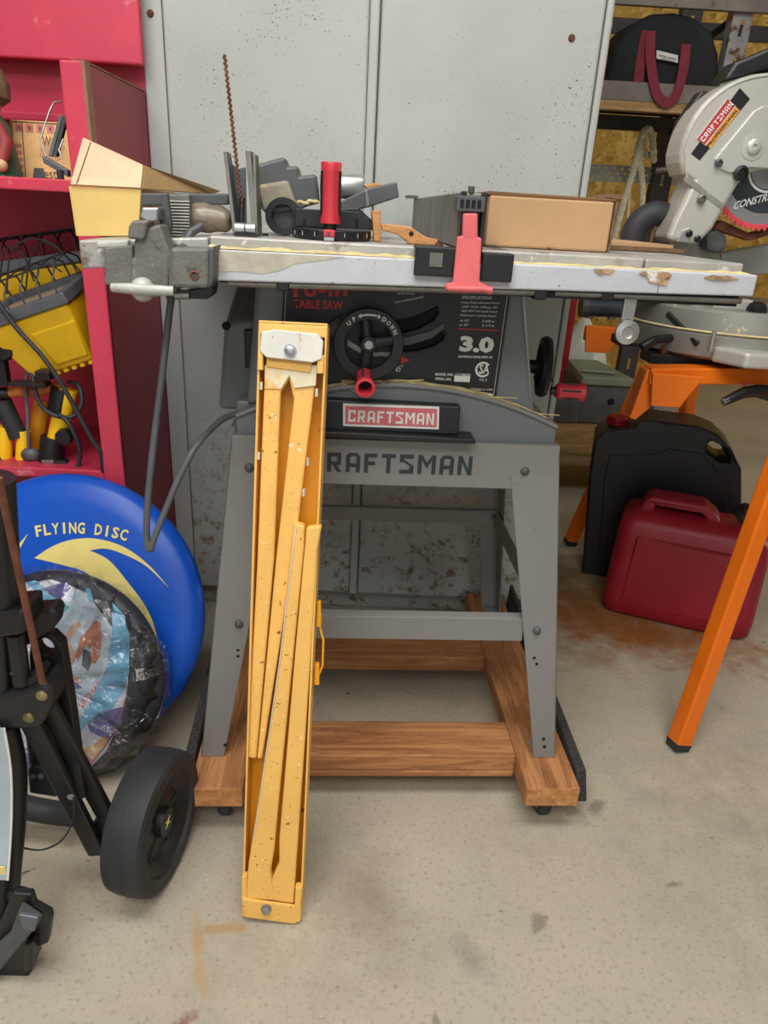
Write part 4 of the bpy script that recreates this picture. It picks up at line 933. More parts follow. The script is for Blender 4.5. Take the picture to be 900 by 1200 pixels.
def miter_gauge():
    t = thing('miter_gauge', 'black half-round miter gauge with tall red handle grip', 'miter gauge', SF)
    z0 = ZTB+.0006; y0 = -.045
    a, c = P(338,276,y0), P(437,284,y0); b = B()
    cx, rx = (a.x+c.x)/2, (c.x-a.x)/2
    out = [(cx+rx*math.cos(R(k)), .03+(.075)*math.sin(R(k))) for k in range(180,361,12)]
    out = [(x, y0+.078+(y-.03)) for x, y in out]
    b.prism(out, (0,0,z0), (1,0,0), (0,1,0), (0,0,.012)); hd = b.build('protractor_head', 'black_metal', t, bevel=.0015)
    for k in range(7):
        an = R(205+k*21); x, yy = cx+rx*math.cos(an), y0+.078+.075*math.sin(an); B().box((x-.0004,yy-.0008,z0+.004),(x+.0004,yy+.001,z0+.009)).build('scale_mark', 'zinc', hd)
    zt = P(400,247,.03).z
    fx = B().prism([(P(345,270,.03).x,z0+.0125),(P(346,246,.03).x,zt),(P(421,246,.03).x,zt),(P(440,262,.03).x,z0+.02),(P(440,266,.03).x,z0+.0125)], (0,.03,0), w=(0,.008,0)).build('fence_face', 'black_metal', t, bevel=.001)
    for x in (357, 418): q = P(x,262,.03); B().box((q.x-.002,.0292,q.z-.006),(q.x+.002,.031,q.z+.006)).build('face_slot', 'void_black', fx)
    bt, tp = P(387,262,-.02), P(388,190,-.02); r = .0125
    h = B().lathe([(r*1.02,0),(r,.004),(r*.93,.02),(r*.93,(tp-bt).z-.012),(r*1.05,(tp-bt).z-.003),(r*.95,(tp-bt).z),(0,(tp-bt).z)], bt, (.0,0,1), 24).build('handle', 'red_plastic', t, smooth=35)
    for a in (200, 340, 270+180):
        rr = V((math.cos(R(a)), math.sin(R(a)), 0))*(r*.90); B().box((-.0028,-.0016,.010),(.0028,.0016,(tp-bt).z-.010), Matrix.Rotation(R(a-90),3,'Z'), bt+rr).build('handle_slot', 'void_black', h)
    B().cyl((bt.x,bt.y,z0+.012),(bt.x,bt.y,bt.z), .008).build('handle_stem', 'black_metal', t)
    a, c = P(379,269,-.048), P(392,285,-.048); pc = B().box((a.x,-.0495,z0+.0045),(c.x,-.035,a.z)).build('pointer', 'red_plastic', t, bevel=.001)
    q = P(385,274,-.0495); B().lathe([(.0022,0),(.002,.001),(0,.001)], q, (0,-1,0), 8).build('pointer_screw', 'dark_grey', pc)
    B().box((a.x+.001,-.0497,z0),(c.x-.001,-.034,z0+.004)).build('pointer_base', 'zinc', t)
    B().cyl((P(312,262,.01).x,.0,z0),(P(312,262,.01).x,.0,z0+.003), .004).build('stop', 'black_metal', t)
miter_gauge()
def guard_arm():
    t = thing('blade_guard', 'dusty dark grey blade guard casting heaped behind the red handle', 'saw guard', SF)
    def pr(name, pts, y, w, m, bev=.002, parent=None):
        q = [(P(a,b,y).x, max(ZTB+.0006, P(a,b,y).z)) for a,b in pts]; return B().prism(q, (0,y,0), w=(0,w,0)).build(name, m, parent or t, bevel=bev)
    pr('hood', [(300,193),(328,185),(334,184),(337,195),(349,194),(351,206),(371,204),(374,238),(345,245),(310,250),(303,240)], .075, .05, 'dark_grey', .004)
    pr('hood_cover', [(302,217),(337,211),(349,243),(309,247)], .055, .024, M('dusty_metal', (150,144,124), .85, 0, .15, 20, bump=.2, specks=[((206,180,110), 24, .56, .66)]), .004)
    pr('arm', [(304,244),(345,240),(368,232),(374,236),(350,246),(318,250)], .05, .02, 'dark_grey', .002)
    c = P(332,259,.045); r = .0235
    B().lathe([(r*.66,-.01),(r,-.01),(r*1.03,0),(r,.012),(r*.66,.012)], (c.x,.05,max(c.z, ZTB+r*1.04)), (0,-1,0), 28, closed=True).build('ring', 'black_metal', t, smooth=35)
    B().cyl((c.x,.058,max(c.z, ZTB+r*1.04)), (c.x,.064,max(c.z, ZTB+r*1.04)), r*.68, n=24).build('ring_web', 'dark_grey', t)
    pr('long_bar', [(399,236),(430,221),(465,213),(468,231),(432,243),(399,250)], .085, .10, 'dark_grey', .002)
    pr('bar_joint', [(427,224),(431,222),(434,241),(429,243)], .082, .016, 'dull_steel', .001)
    pr('bracket', [(345,247),(420,243),(440,262),(436,268),(350,268)], .062, .02, 'black_metal', .002)
    for k in range(4): q = P(352+6*k,237+1.5*math.sin(k*2),.052); B().ball((q.x,.052,q.z), .004, 6, (1.5,1,.7)).build('dust_clump', 'dust', t)
guard_arm()
def tin():
    y = .15; a, b_ = P(399,212,y), P(425,214,y); c = P(399,202,y); r = .017
    a.z -= .008; b_.z -= .008
    fr = SF; o = B().lathe([(0,0),(r*.92,0),(r,.002),(r,.062),(r*.92,.064),(0,.064)], (b_.x-.062,y,a.z), (1,0,.04), 28).build('metal_cylinder', 'zinc', None, smooth=35); o.matrix_world = SF.M
    tag(o, 'shiny steel cylinder lying on the heap right of red handle', 'cylinder')
    y = .13; a = P(440,212,y); o = B().prism([(P(x,yy,y).x,P(x,yy,y).z) for x,yy in ((426,217),(440,214),(448,217),(432,224))], (0,y,0), w=(0,.02,0)).build('wood_chip', 'scrap_wood', None, bevel=.002); o.matrix_world = SF.M
    tag(o, 'small brown wood chip on top of the grey bar', 'wood scrap')
    y = .01; q = [(P(x,yy,y).x, max(ZTB+.0006,P(x,yy,y).z)) for x,yy in ((436,247),(446,246),(447,283),(438,285))]
    o = B().prism(q, (0,y,0), w=(0,.03,0)).build('wood_block', 'scrap_wood', None, bevel=.001); o.matrix_world = SF.M; tag(o, 'narrow upright wood strip against end of miter gauge', 'wood scrap')
    y = -.02; ol = ((447,263),(452,262),(468,264),(482,266),(490,272),(500,278),(514,281),(512,287),(500,288),(490,287),(478,289),(474,281),(466,275),(448,270)); q = [(P(x,yy,y).x, max(ZTB+.0006,P(x,yy,y).z)) for x,yy in ol]
    h = P(482,274,y); t = thing('push_stick', 'worn orange brown wooden push stick with hole on table', 'push stick', SF)
    B().prism(q, (0,y,0), w=(0,.018,0)).build('stick', 'scrap_wood', t, bevel=.0015)
    B().lathe([(.0032,0),(.0028,.0006),(0,.0006)], (h.x,y,h.z), (0,-1,0), 8).build('hole', 'void_black', t)
    for lbl, x, yy, r in (('small rusty hex nut lying beside the fence block', 515,283,.005),):
        c = P(x,yy,-.05); o = B().lathe([(r*.5,0),(r,0),(r,r*.9),(r*.5,r*.9)], (c.x,-.05,ZTB+.0006), (0,0,1), 6, closed=True).build('nut', 'rust', None); o.matrix_world = SF.M; tag(o, lbl, 'nut')
tin()
# ------------------------------------------------------------------ folded yellow steel sawhorse leaning on the saw
def sawhorse():
    fr = Fr((-.1215,.752,.0), (R(-11.2), R(.9), 0)); t = thing('folded_sawhorse', 'folded yellow steel sawhorse standing on end against the table saw', 'sawhorse', fr)
    Q = lambda x,y,d: fr.y(x,y,d)
    def pr(name, pts, y, w, m, bev=.0015, parent=None):
        q = [(Q(a,b,y).x, Q(a,b,y).z) for a,b in pts]; return B().prism(q, (0,y,0), w=(0,w,0)).build(name, m, parent or t, bevel=bev)
    bk, D = .042, .05
    # channel: back web and two flanges
    o = [(303,378),(384,382),(353,1080),(283,1073)]
    L_ = [Q(a,b,0) for a,b in o]; L_ = [V((p.x,0,p.z)) for p in L_]; L_[2].z = L_[3].z = .004
    tl, tr, br, bl = L_
    B().hexa([p+V((0,bk,0)) for p in L_], [p+V((0,bk+.003,0)) for p in L_]).build('back_web', 'horse_deep', t)
    B().hexa([bl, br, br+V((0,bk,0)), bl+V((0,bk,0))], [p+V((0,0,.003)) for p in (bl, br, br+V((0,bk,0)), bl+V((0,bk,0)))]).build('end_cap', 'horse_yellow', t)
    th = .003
    for a, b_, s in ((tl, bl, 1), (tr, br, -1)):
        B().hexa([b_, b_+V((s*th,0,0)), b_+V((s*th,bk,0)), b_+V((0,bk,0))], [a, a+V((s*th,0,0)), a+V((s*th,bk,0)), a+V((0,bk,0))]).build('flange', 'horse_yellow', t, bevel=.0008)
    B().hexa([tl, tr, tr+V((0,bk,0)), tl+V((0,bk,0))], [p+V((0,0,.003)) for p in (tl, tr, tr+V((0,bk,0)), tl+V((0,bk,0)))]).build('end_cap', 'horse_yellow', t, bevel=.001)
    pr('top_lip', [(303,378),(384,382),(383,396),(303,391)], .0, .003, 'horse_yellow')
    # legs folded inside, hinged at each end; bars are channels with a rounded face
    def bar(pts, y, m, w=.016):
        return pr('leg', pts, y, w, m, .003)
    l1 = bar([(310,432),(340,425),(341,440),(329,460),(321,655),(300,890),(289,888),(301,660)], .006, 'horse_yellow')
    l2 = bar([(350,425),(372,430),(370,445),(344,657),(325,775),(307,890),(301,890),(323,657),(344,468),(338,442)], .007, 'horse_yellow')
    for pts in (((310,428),(342,425),(341,437),(329,456),(310,456)),((346,425),(372,428),(370,452),(345,455),(339,440))): pr('worn_patch', pts, .0045, .001, 'horse_worn')
    l3 = bar([(344,612),(357,616),(356,645),(332,885),(321,1000),(317,1022),(322,1056),(287,1054),(291,1012),(328,774)], -.004, 'horse_yellow')
    l4 = bar([(359,618),(377,616),(372,645),(358,860),(344,1060),(317,1056),(319,1030),(327,1012),(327,985),(346,760)], -.003, 'horse_yellow')
    # pale chipped edge along the lower left leg
    e = [Q(a,b,-.0045) for a,b in ((348,618),(344,640),(328,774),(311,890),(297,985))]; B().tube([p+V((random.uniform(-.0006,.0006),0,0)) for p in e], .0011, 5).build('chipped_edge', 'horse_white', l3)
    for x,y in ((306,452),(303,534),(371,460),(361,541),(356,577)):
        q = Q(x,y,.004); B().tube([q+V((0,0,-.005)), q+V((0,0,.005))], .002, 6).build('rivet_end', 'horse_white', t, smooth=60)
    # end plates with bolts and hinge tabs
    tp = pr('hinge_plate', [(306,389),(322,386),(372,391),(379,400),(377,421),(366,425),(312,419),(304,411)], -.006, .005, 'horse_white', .0012)
    q = Q(340,411,-.006); B().lathe([(.0085,0),(.0085,.0015),(.0062,.0015),(.0062,.0065),(.003,.0075),(0,.0075)], q, (0,-1,0), 8).build('bolt', 'steel', tp, smooth=25)
    pr('under_plate', [(312,418),(366,424),(364,437),(312,430)], .002, .003, 'horse_yellow')
    pr('hinge_tab', [(302,410),(308,410),(308,434),(301,434)], -.004, .012, 'horse_yellow'); pr('hinge_tab', [(372,416),(380,416),(379,438),(371,438)], -.004, .012, 'horse_yellow')
    bp = pr('hinge_plate', [(283,1053),(300,1056),(344,1062),(353,1050),(352,1080),(344,1083),(286,1075)], -.009, .005, 'horse_yellow', .0012)
    q = Q(312,1065,-.009); B().lathe([(.0085,0),(.0085,.0015),(.0062,.0015),(.0062,.0065),(.003,.0075),(0,.0075)], q, (0,-1,0), 8).build('bolt', 'steel', bp, smooth=25)
    pr('hinge_tab', [(283,1027),(289,1027),(290,1055),(283,1056)], -.006, .012, 'horse_yellow'); pr('hinge_tab', [(346,1040),(354,1040),(353,1064),(345,1062)], -.006, .012, 'horse_yellow')
    # latch wire and clips on the right flange
    x0 = Q(373,705,.02).x
    w = B().tube([Q(373,704,.02),Q(376,722,.02),Q(375,735,.02),Q(379,750,.018),Q(378,780,.018),Q(371,797,.02)], .0016, 6).build('latch_wire', 'horse_deep', t, smooth=50)
    for a, b_ in (((372,705),(376,735)),((369,778),(374,803))): pr('latch_clip', [a,(b_[0],a[1]),b_,(a[0]-1,b_[1])], .015, .008, 'horse_deep', .001)
sawhorse()
# ------------------------------------------------------------------ blue flying disc and the wrapped one in front
def pix(fr, pts, d): return [fr.y(a,b,d) for a,b in pts]
def spline(pts, n=6, closed=False):
    sm = []; N = len(pts); rng = range(N if closed else N-1)
    for i in rng:
        g = lambda k: V(pts[(i+k) % N]) if closed else V(pts[max(0,min(N-1,i+k))])
        a, b, c, d = g(-1), g(0), g(1), g(2)
        for s in range(n): u = s/n; sm.append(.5*((2*b)+(c-a)*u+(2*a-5*b+4*c-d)*u*u+(3*b-a-3*c+d)*u*u*u))
    if not closed: sm.append(V(pts[-1]))
    return sm
def flying_disc():
    r = .272; tilt = 21; fr = Fr((-.590,1.075,.004), (R(-tilt),0,R(-4)))
    t = thing('flying_disc', 'large blue plastic flying disc with yellow swoosh leaning on red unit', 'flying disc', fr)
    c = V((0,0,r))
    prof = [(0,.0),(r*.55,.0),(r*.80,.001),(r*.93,.006),(r*.985,.018),(r,.032),(r*.985,.046),(r*.94,.050),(r*.93,.044),(r*.955,.034),(r*.93,.018),(r*.80,.006),(0,.005)]
    B().lathe(prof, c+V((0,-.0,0)), (0,1,0), 96).build('disc', 'disc_blue', t, smooth=50)
    y = -.0008
    cres = [(40,654),(60,641),(82,633),(110,631),(143,640),(173,661),(198,689),(172,664),(146,650),(124,643),(105,645),(128,657),(151,684),(170,710),(181,735),(184,760),(180,780),(165,745),(133,697),(100,671),(76,663)]
    q = [fr.y(a,b,y) for a,b in cres]; q = spline(q[:7])[:-1]+spline(q[6:11])[:-1]+spline(q[10:17])[:-1]+spline(q[16:]+q[:1])[:-1]; lim = [(p.x, p.z) for p in q]
    B().prism(lim, (0,y,0), w=(0,.0007,0)).build('swoosh_print', 'disc_yellow', t)
    q = [fr.y(a,b,y) for a,b in ((20,640),(33,625),(22,645))]; B().prism([(p.x,p.z) for p in q], (0,y,0), w=(0,.0007,0)).build('streak_print', 'disc_yellow', t)
    a, b_ = fr.y(42,629,0), fr.y(149,634,0); m = fr.y(97,611+14,0)
    # circle through the three baseline points
    ax, ay, bx, by, cx, cy = a.x, a.z, m.x, m.z, b_.x, b_.z
    d = 2*(ax*(by-cy)+bx*(cy-ay)+cx*(ay-by)); ux = ((ax*ax+ay*ay)*(by-cy)+(bx*bx+by*by)*(cy-ay)+(cx*cx+cy*cy)*(ay-by))/d; uy = ((ax*ax+ay*ay)*(cx-bx)+(bx*bx+by*by)*(ax-cx)+(cx*cx+cy*cy)*(bx-ax))/d
    rr = math.hypot(ax-ux, ay-uy); a0 = math.degrees(math.atan2(ay-uy, ax-ux)); a1 = math.degrees(math.atan2(cy-uy, cx-ux))
    letter_arc('FLYING DISC', 'disc_yellow', t, (ux,y,uy), (1,0,0), (0,0,1), rr, a0, a1, .029, .03, lift=.0006, wf=.88)
    return fr
flying_disc()
def wrapped_disc():
    fr = Fr((-.52,.985,.012), (R(-19),0,R(-4))); t = thing('wrapped_disc', 'round toy disc with printed photo card wrapped in clear plastic', 'wrapped toy', fr)
    c = fr.y(74,787,0); r = .194; c = V((c.x-.020,0,r+.004))
    B().lathe([(0,.004),(r*.80,.004),(r*.93,.008),(r*.99,.02),(r,.03),(r*.97,.042),(0,.044)], c, (0,1,0), 64).build('disc', 'pack_dark', t, smooth=50)
    y = .0028
    def cl(p):
        d = V((p.x-c.x, 0, p.z-c.z)); f_ = min(1, r*.93/max(1e-6, d.length)); return V((c.x+d.x*f_, p.y, c.z+d.z*f_))
    def ps(name, pts, mat, k): return B().prism([(q.x,q.z) for q in map(cl, pix(fr, pts, y-k*.0005))], (0,y-k*.0005,0), w=(0,.0006,0)).build(name, mat, t)
    card = ps('printed_card', [(18,662),(60,676),(84,687),(101,695),(131,735),(150,760),(150,800),(146,830),(125,880),(100,905),(60,912),(25,900),(10,860),(5,760)], 'pack_white', 0)
    ps('print_band', [(26,668),(40,672),(82,712),(70,722)], 'pack_sky', 1)
    ps('print_violet', [(48,690),(78,680),(82,690),(70,704)], 'pack_purple', 1)
    ps('print_sky', [(85,690),(101,697),(130,737),(118,790),(96,838),(80,830),(64,740),(70,712)], M('pack_pale', (206,222,228), .45, 0, .08, 14), 1)
    ps('print_wave', [(133,705),(146,722),(152,750),(151,790),(143,812),(126,838),(100,850),(92,862),(88,850),(110,815),(124,785),(131,740)], 'pack_sky', 2)
    ps('print_wave', [(99,686),(106,690),(110,706),(104,705)], 'pack_sky', 2)
    # two flat printed figures
    ps('print_figure', [(107,733),(112,727),(118,730),(118,738),(119,750),(117,768),(111,778),(106,776),(108,762),(101,756),(95,765),(90,778),(88,770),(94,748)], 'pack_skin', 3)
    ps('print_shorts', [(97,760),(106,764),(107,776),(103,786),(96,780)], 'dark_grey', 4)
    ps('print_figure', [(74,746),(84,733),(92,728),(95,732),(88,742),(80,750),(90,770),(80,785),(92,795),(96,800),(84,800),(78,790)], 'pack_skin_light', 3)
    ps('print_board', [(80,796),(90,800),(96,806),(88,808),(80,806)], 'pack_purple', 3)
    p0, p1 = fr.y(90,824,y-.002), fr.y(122,792,y-.002); letter('PRO-NON', 'pack_pink', t, p0, p1, (p1-p0).cross(V((0,1,0)))*-1, .014, .02, lift=.0012)
    ps('print_panel', [(101,846),(112,836),(146,828),(142,850),(128,868),(106,858)], 'pack_purple', 2)
    p0, p1 = fr.y(107,846,y-.0018), fr.y(131,857,y-.0018); letter('where!', 'white_print', t, p0, p1, (p1-p0).cross(V((0,1,0)))*-1, .010, .01)
    p0, p1 = fr.y(114,840,y-.0018), fr.y(126,845,y-.0018); letter('YOU', 'white_print', t, p0, p1, (p1-p0).cross(V((0,1,0)))*-1, .005, .0)
    e = pix(fr, [(147,818),(143,835),(136,852),(124,872),(106,896)], y-.0025); B().tube(e, .0012, 5).build('print_line', 'pack_pink', t)
    ps('print_beach', [(88,880),(110,872),(122,862),(128,866),(105,895),(90,898)], 'sign_tan', 2)
    ps('print_violet', [(20,880),(32,876),(36,900),(60,930),(30,935),(20,925)], 'pack_purple', 2)
    # crinkled clear film: a puckered sheet larger than the disc
    b = B(); N, K = 56, 16; random.seed(3)
    edge = [1.02+.03*math.sin(3*k)+.02*random.random() for k in range(N)]
    ph = [random.uniform(0,6.28) for _ in range(6)]
    g = []
    for i in range(K+1):
        f = i/K; row = []
        for k in range(N):
            a = 2*math.pi*k/N; rr = r*edge[k]*f
            yy = -.012-.005*math.sin(11*a+ph[0]+9*f)*f-.006*math.sin(7*a*1.0+ph[1]-14*f)*f*f - .004*math.sin(23*a+ph[2])*f + (.05*max(0,f-.86)/.14)
            row.append(b.bm.verts.new((c.x+rr*math.cos(a), yy, max(-.004, c.z+rr*math.sin(a)))))
        g.append(row)
    for i in range(K):
        for k in range(N): b._f([g[i][k], g[i][(k+1)%N], g[i+1][(k+1)%N], g[i+1][k]])
    b.build('plastic_film', 'clear_film', t, smooth=25)
wrapped_disc()
# ------------------------------------------------------------------ black folding push cart in the left foreground
def push_cart():
    t = thing('push_cart', 'black folding wheeled cart with one big rubber wheel at left', 'cart', loc=(-.40,.76,0))
    Q = lambda x,y,d: WF.y(x,y,d)
    def pr(name, pts, y, w, m='black_metal', bev=.003, parent=None):
        q = [(Q(a,b,y).x, Q(a,b,y).z) for a,b in pts]; return B().prism(q, (0,y,0), w=(0,w,0)).build(name, m, parent or t, True, bevel=bev)
    def bar(name, a, b_, w, d, m='black_metal', bev=.003, parent=None):
        a, b_ = V(a), V(b_); u = (b_-a).normalized(); s = u.cross(V((0,1,0))).normalized(); f = V((0,1,0))
        s *= w/2; f *= d/2; return B().hexa([a-s-f,a+s-f,a+s+f,a-s+f],[b_-s-f,b_+s-f,b_+s+f,b_-s+f]).build(name, m, parent or t, True, bevel=bev)
    # wheel
    wc = V((-.316,.832,.1095)); ax = V((.985,-.17,.0)).normalized(); R_ = .1085
    w = B().lathe([(R_*.72,-.030),(R_*.90,-.031),(R_*.975,-.027),(R_*.995,-.016),(R_,.0),(R_*.995,.016),(R_*.975,.027),(R_*.92,.031),(R_*.74,.031),(R_*.70,.024)], wc, ax, 64, closed=True).build('tyre', 'black_rubber', t, True, smooth=28)
    B().lathe([(R_*1.0015,-.002),(R_*1.004,0),(R_*1.0015,.002)], wc, ax, 64, closed=True).build('mould_line', 'black_rubber', w, True, smooth=40)
    h = B().lathe([(0,.024),(R_*.20,.024),(R_*.22,.014),(R_*.50,.012),(R_*.60,.020),(R_*.72,.026),(R_*.72,-.028),(0,-.028)], wc, ax, 40).build('wheel_rim', 'black_plastic', t, True, smooth=35)
    up = V((0,0,1)); sd = up.cross(ax).normalized()
    for k in range(5):
        a = 2*math.pi*k/5+.3; d = up*math.cos(a)+sd*math.sin(a); B().tube([wc+ax*.010+d*R_*.18, wc+ax*.010+d*R_*.55], [.006,.007], 8).build('rim_spoke', 'black_plastic', h, True, smooth=50)
    p = wc+ax*.0245; B().prism([(-.008,-.006),(-.002,0),(-.008,.006),(.0,.004),(.008,.007),(.003,0),(.008,-.006),(.0,-.004)], p, sd, up, ax*.0006).build('hub_mark', 'disc_yellow', h, True)
    # links from bracket to the hub
    hub = wc-ax*.055
    hubp = Q(118,985,.80)
    for (x0,y0,x1,y1,d0,d1,wd) in ((34,841,115,1000,.735,.79,.027),(49,815,128,962,.745,.80,.027)):
        bar('link', Q(x0,y0,d0), Q(x1,y1,d1), wd, .012)
    pr('axle_bracket', [(101,978),(112,962),(128,955),(128,985),(124,1000),(110,996)], .79, .02)
    B().tube([Q(122,975,.80), wc-ax*.02], .012, 12).build('axle', 'black_metal', t, True, smooth=40)
    B().lathe([(.005,0),(.004,.003),(0,.003)], Q(115,990,.787), (0,-1,0), 8).build('bolt', 'zinc', t, True)
    B().lathe([(.006,0),(.005,.004),(0,.004)], Q(84,932,.76), (0,-1,0), 8).build('bolt', 'zinc', t, True)
    # main bracket with two brass rivets
    br = pr('pivot_bracket', [(-14,818),(28,810),(50,801),(61,808),(62,826),(52,846),(44,856),(-14,854)], .722, .05, 'black_metal', .005)
    for x, y in ((49,815),(34,841)): B().lathe([(.0075,0),(.007,.002),(.004,.004),(0,.0045)], Q(x,y,.722), (0,-1,0), 14).build('rivet', M('brass', (150,138,96), .4, .7, .2, 30), br, True, smooth=40)
    # upper post: big tube, coupler, thinner twin tubes
    B().tube([Q(-3,560,.70),Q(8,720,.73)], .0175, 16).build('post', 'black_plastic', t, True, smooth=40)
    pr('coupler', [(-14,720),(27,716),(29,744),(-14,750)], .705, .055, 'black_plastic', .005)
    B().tube([Q(18,742,.735),Q(26,800,.735)], .011, 12).build('post', 'black_metal', t, True, smooth=40)
    B().tube([Q(0,742,.735),Q(5,815,.735)], .009, 12).build('post', 'black_metal', t, True, smooth=40)
    pr('clamp', [(24,735),(32,716),(62,714),(66,722),(63,738),(40,752),(28,760)], .745, .03, 'black_plastic', .005)
    # rounded arm plate with a round eye
    y = .765; e = Q(53,758,y)
    out = [(Q(a,b,y).x,Q(a,b,y).z) for a,b in ((34,768),(36,752),(46,743),(60,744),(72,756),(76,780),(84,830),(92,890),(100,935),(88,940),(70,900),(50,850),(36,800))]
    B().prism(out, (0,y,0), w=(0,.018,0), holes=[[(e.x+.011*math.cos(k*.4488), e.z+.013*math.sin(k*.4488)) for k in range(14)]]).build('arm_plate', 'black_plastic', t, True, bevel=.003)
    pr('lug', [(27,800),(42,787),(50,792),(48,801),(30,809)], .73, .03, 'black_plastic', .003)
    # lower post and the label sheet wrapped round it
    B().tube(spline([Q(2,850,.74),Q(12,900,.735),Q(12,960,.725),Q(6,1030,.705),Q(4,1085,.69)]), .020, 16).build('post', 'black_plastic', t, True, smooth=50)
    lb = B(); pts = spline([Q(-3,852,.715),Q(5,900,.712),Q(6,960,.702),Q(2,1030,.682)]); lb.loft([[p+V((-.03,-.001,0)),p+V((.008,-.0015,0)),p+V((.008,-.0005,0)),p+V((-.03,0,0))] for p in pts]); l = lb.build('label_sheet', M('label_silver', (176,188,198), .3, .2, .1, 10), t, True)
    B().tube([p+V((.009,-.0015,0)) for p in pts], .0014, 5).build('label_border', 'white_print', l, True)
    p = Q(3,1022,.685); B().box((p.x-.012,p.y-.0025,p.z-.012),(p.x+.006,p.y-.001,p.z+.012)).build('label_mark', 'disc_yellow', l, True)
    # mid bracket block and bolts, low bumper tube, brake cable
    pr('post_plate', [(28,855),(50,852),(60,905),(34,902)], .775, .012, 'black_metal')
    mb = pr('mid_bracket', [(32,903),(36,896),(72,905),(74,918),(66,935),(34,930)], .76, .02, 'black_metal')
    for x, y in ((38,909),(48,909)): B().lathe([(.005,0),(.0045,.002),(0,.003)], Q(x,y,.76), (0,-1,0), 8).build('bolt', 'dark_grey', mb, True)
    B().tube(spline([Q(-12,936,.88),Q(30,946,.88),Q(62,952,.88),Q(92,955,.87)]), .019, 12).build('bumper_tube', 'black_rubber', t, True, smooth=50)
    B().tube(spline([Q(86,934,.755),Q(86,960,.75),Q(72,985,.75),Q(48,996,.75),Q(20,992,.74)]), .0014, 6).build('brake_cable', 'cord_black', t, True, smooth=60)
    # folded foot at the bottom
    f = pr('foot_plate', [(-12,1110),(14,1048),(36,1049),(40,1062),(58,1072),(60,1078),(56,1106),(40,1112),(34,1104),(34,1150),(22,1160),(-12,1172)], .655, .012, 'black_plastic', .003)
    pr('foot_rib', [(-12,1118),(10,1098),(22,1066),(46,1082),(30,1102),(-12,1152)], .640, .014, 'dark_grey', .003, f)
    pr('foot_flange', [(22,1072),(44,1076),(40,1092),(26,1090)], .634, .006, 'light_rim', .001, f)
    pr('foot_rib', [(28,1108),(38,1106),(38,1135),(28,1140)], .64, .03, 'black_plastic', .002, f)
    B().tube(spline([Q(13,1050,.66),Q(24,1044,.675),Q(36,1048,.66)]), .006, 8).build('foot_hook', 'black_plastic', f, True, smooth=50)
push_cart()
o = B().tube([WF.y(-2,560,.675), WF.y(50,800,.712)], .0042, 8).build('rusty_rod', 'rust', None, smooth=50)
tag(o, 'thin rusty brown rod slanting in front of the black cart post', 'rod')
# ------------------------------------------------------------------ right side: cans, saw stand, miter saw, rack
def smooth_body(b, loops): return b.loft(loops)
def rloop(x0, x1, y0, y1, z, r, n=4): return [(p[0], p[1], z) for p in rrect(x0, y0, x1, y1, r, n)]
def gas_can():
    a = WF.z(702,716,0); fr = Fr((a.x,a.y,0), (0,0,R(-22))); t = thing('gas_can', 'squat dark red plastic gas can with black spout on the floor', 'gas can', fr)
    q = fr.y(884,622,0); L = .385; D = .19; H = .290
    f = .012
    loops = [rloop(.012,L-.012,.012,D-.012,.001,.03), rloop(.002,L-.002,.002,D-.002,.014,.035), rloop(0,L,0,D,.05,.036), rloop(.006,L-.004,.002,D-.002,H*.75,.036), rloop(.010,L-.010,.004,D-.004,H-.02,.036), rloop(.022,L-.03,.018,D-.018,H,.03), rloop(.05,L-.07,.06,D-.06,H+.014,.025)]
    body = B().loft(loops).build('body', 'can_red', t, smooth=60)
    # moulded ridge handle rising over a recess
    y0, y1 = .055, D-.055
    x = lambda px_, py_: (fr.y(px_,py_,(y0+y1)/2).x, fr.y(px_,py_,(y0+y1)/2).z)
    xa, xb = x(758,600)[0]-.01, x(832,600)[0]+.012
    zt = x(790,581)[1]
    out = [(xa-.02,H-.01),(xa,zt-.012),(xa+.012,zt),(xb-.03,zt),(xb+.0,zt-.02),(xb+.035,H-.01)]
    hole = [(xa+.026,H+.002),(xa+.028,zt-.020),(xb-.034,zt-.020),(xb-.012,H+.002)]
    B().prism(out, (0,y0,0), w=(0,y1-y0,0), holes=[hole]).build('handle', 'can_red', t, bevel=.010, seg=3)
    # sloped recess wall below the handle, front
    B().hexa([(xa+.02,y0-.03,H-.012),(xb+.012,y0-.03,H-.012),(xb,y0+.01,H-.012),(xa+.03,y0+.01,H-.012)], [(xa+.028,y0-.014,H+.006),(xb-.006,y0-.014,H+.006),(xb-.012,y0+.01,H+.012),(xa+.03,y0+.01,H+.012)]).build('recess_floor', 'can_red', t, bevel=.004)
    pn = [(.05,.045),(L-.045,.045),(L-.05,H-.05),(.06,H-.05)]
    B().tube([(p[0],.0005,p[1]) for p in pn], .0035, 6, closed=True).build('side_rib', 'can_red', t, smooth=60)
    c = fr.y(866,604,D*.35); d = V((.75,-.25,.62)).normalized()
    n = B().lathe([(.024,0),(.026,.012),(.026,.026),(.020,.032),(.016,.036)], c, d, 18).build('spout_collar', 'black_plastic', t, smooth=30)
    B().lathe([(.016,.03),(.017,.05),(.013,.10),(.012,.16),(.015,.165),(.013,.18),(0,.18)], c, d, 16).build('spout', 'black_plastic', n, smooth=30)
gas_can()
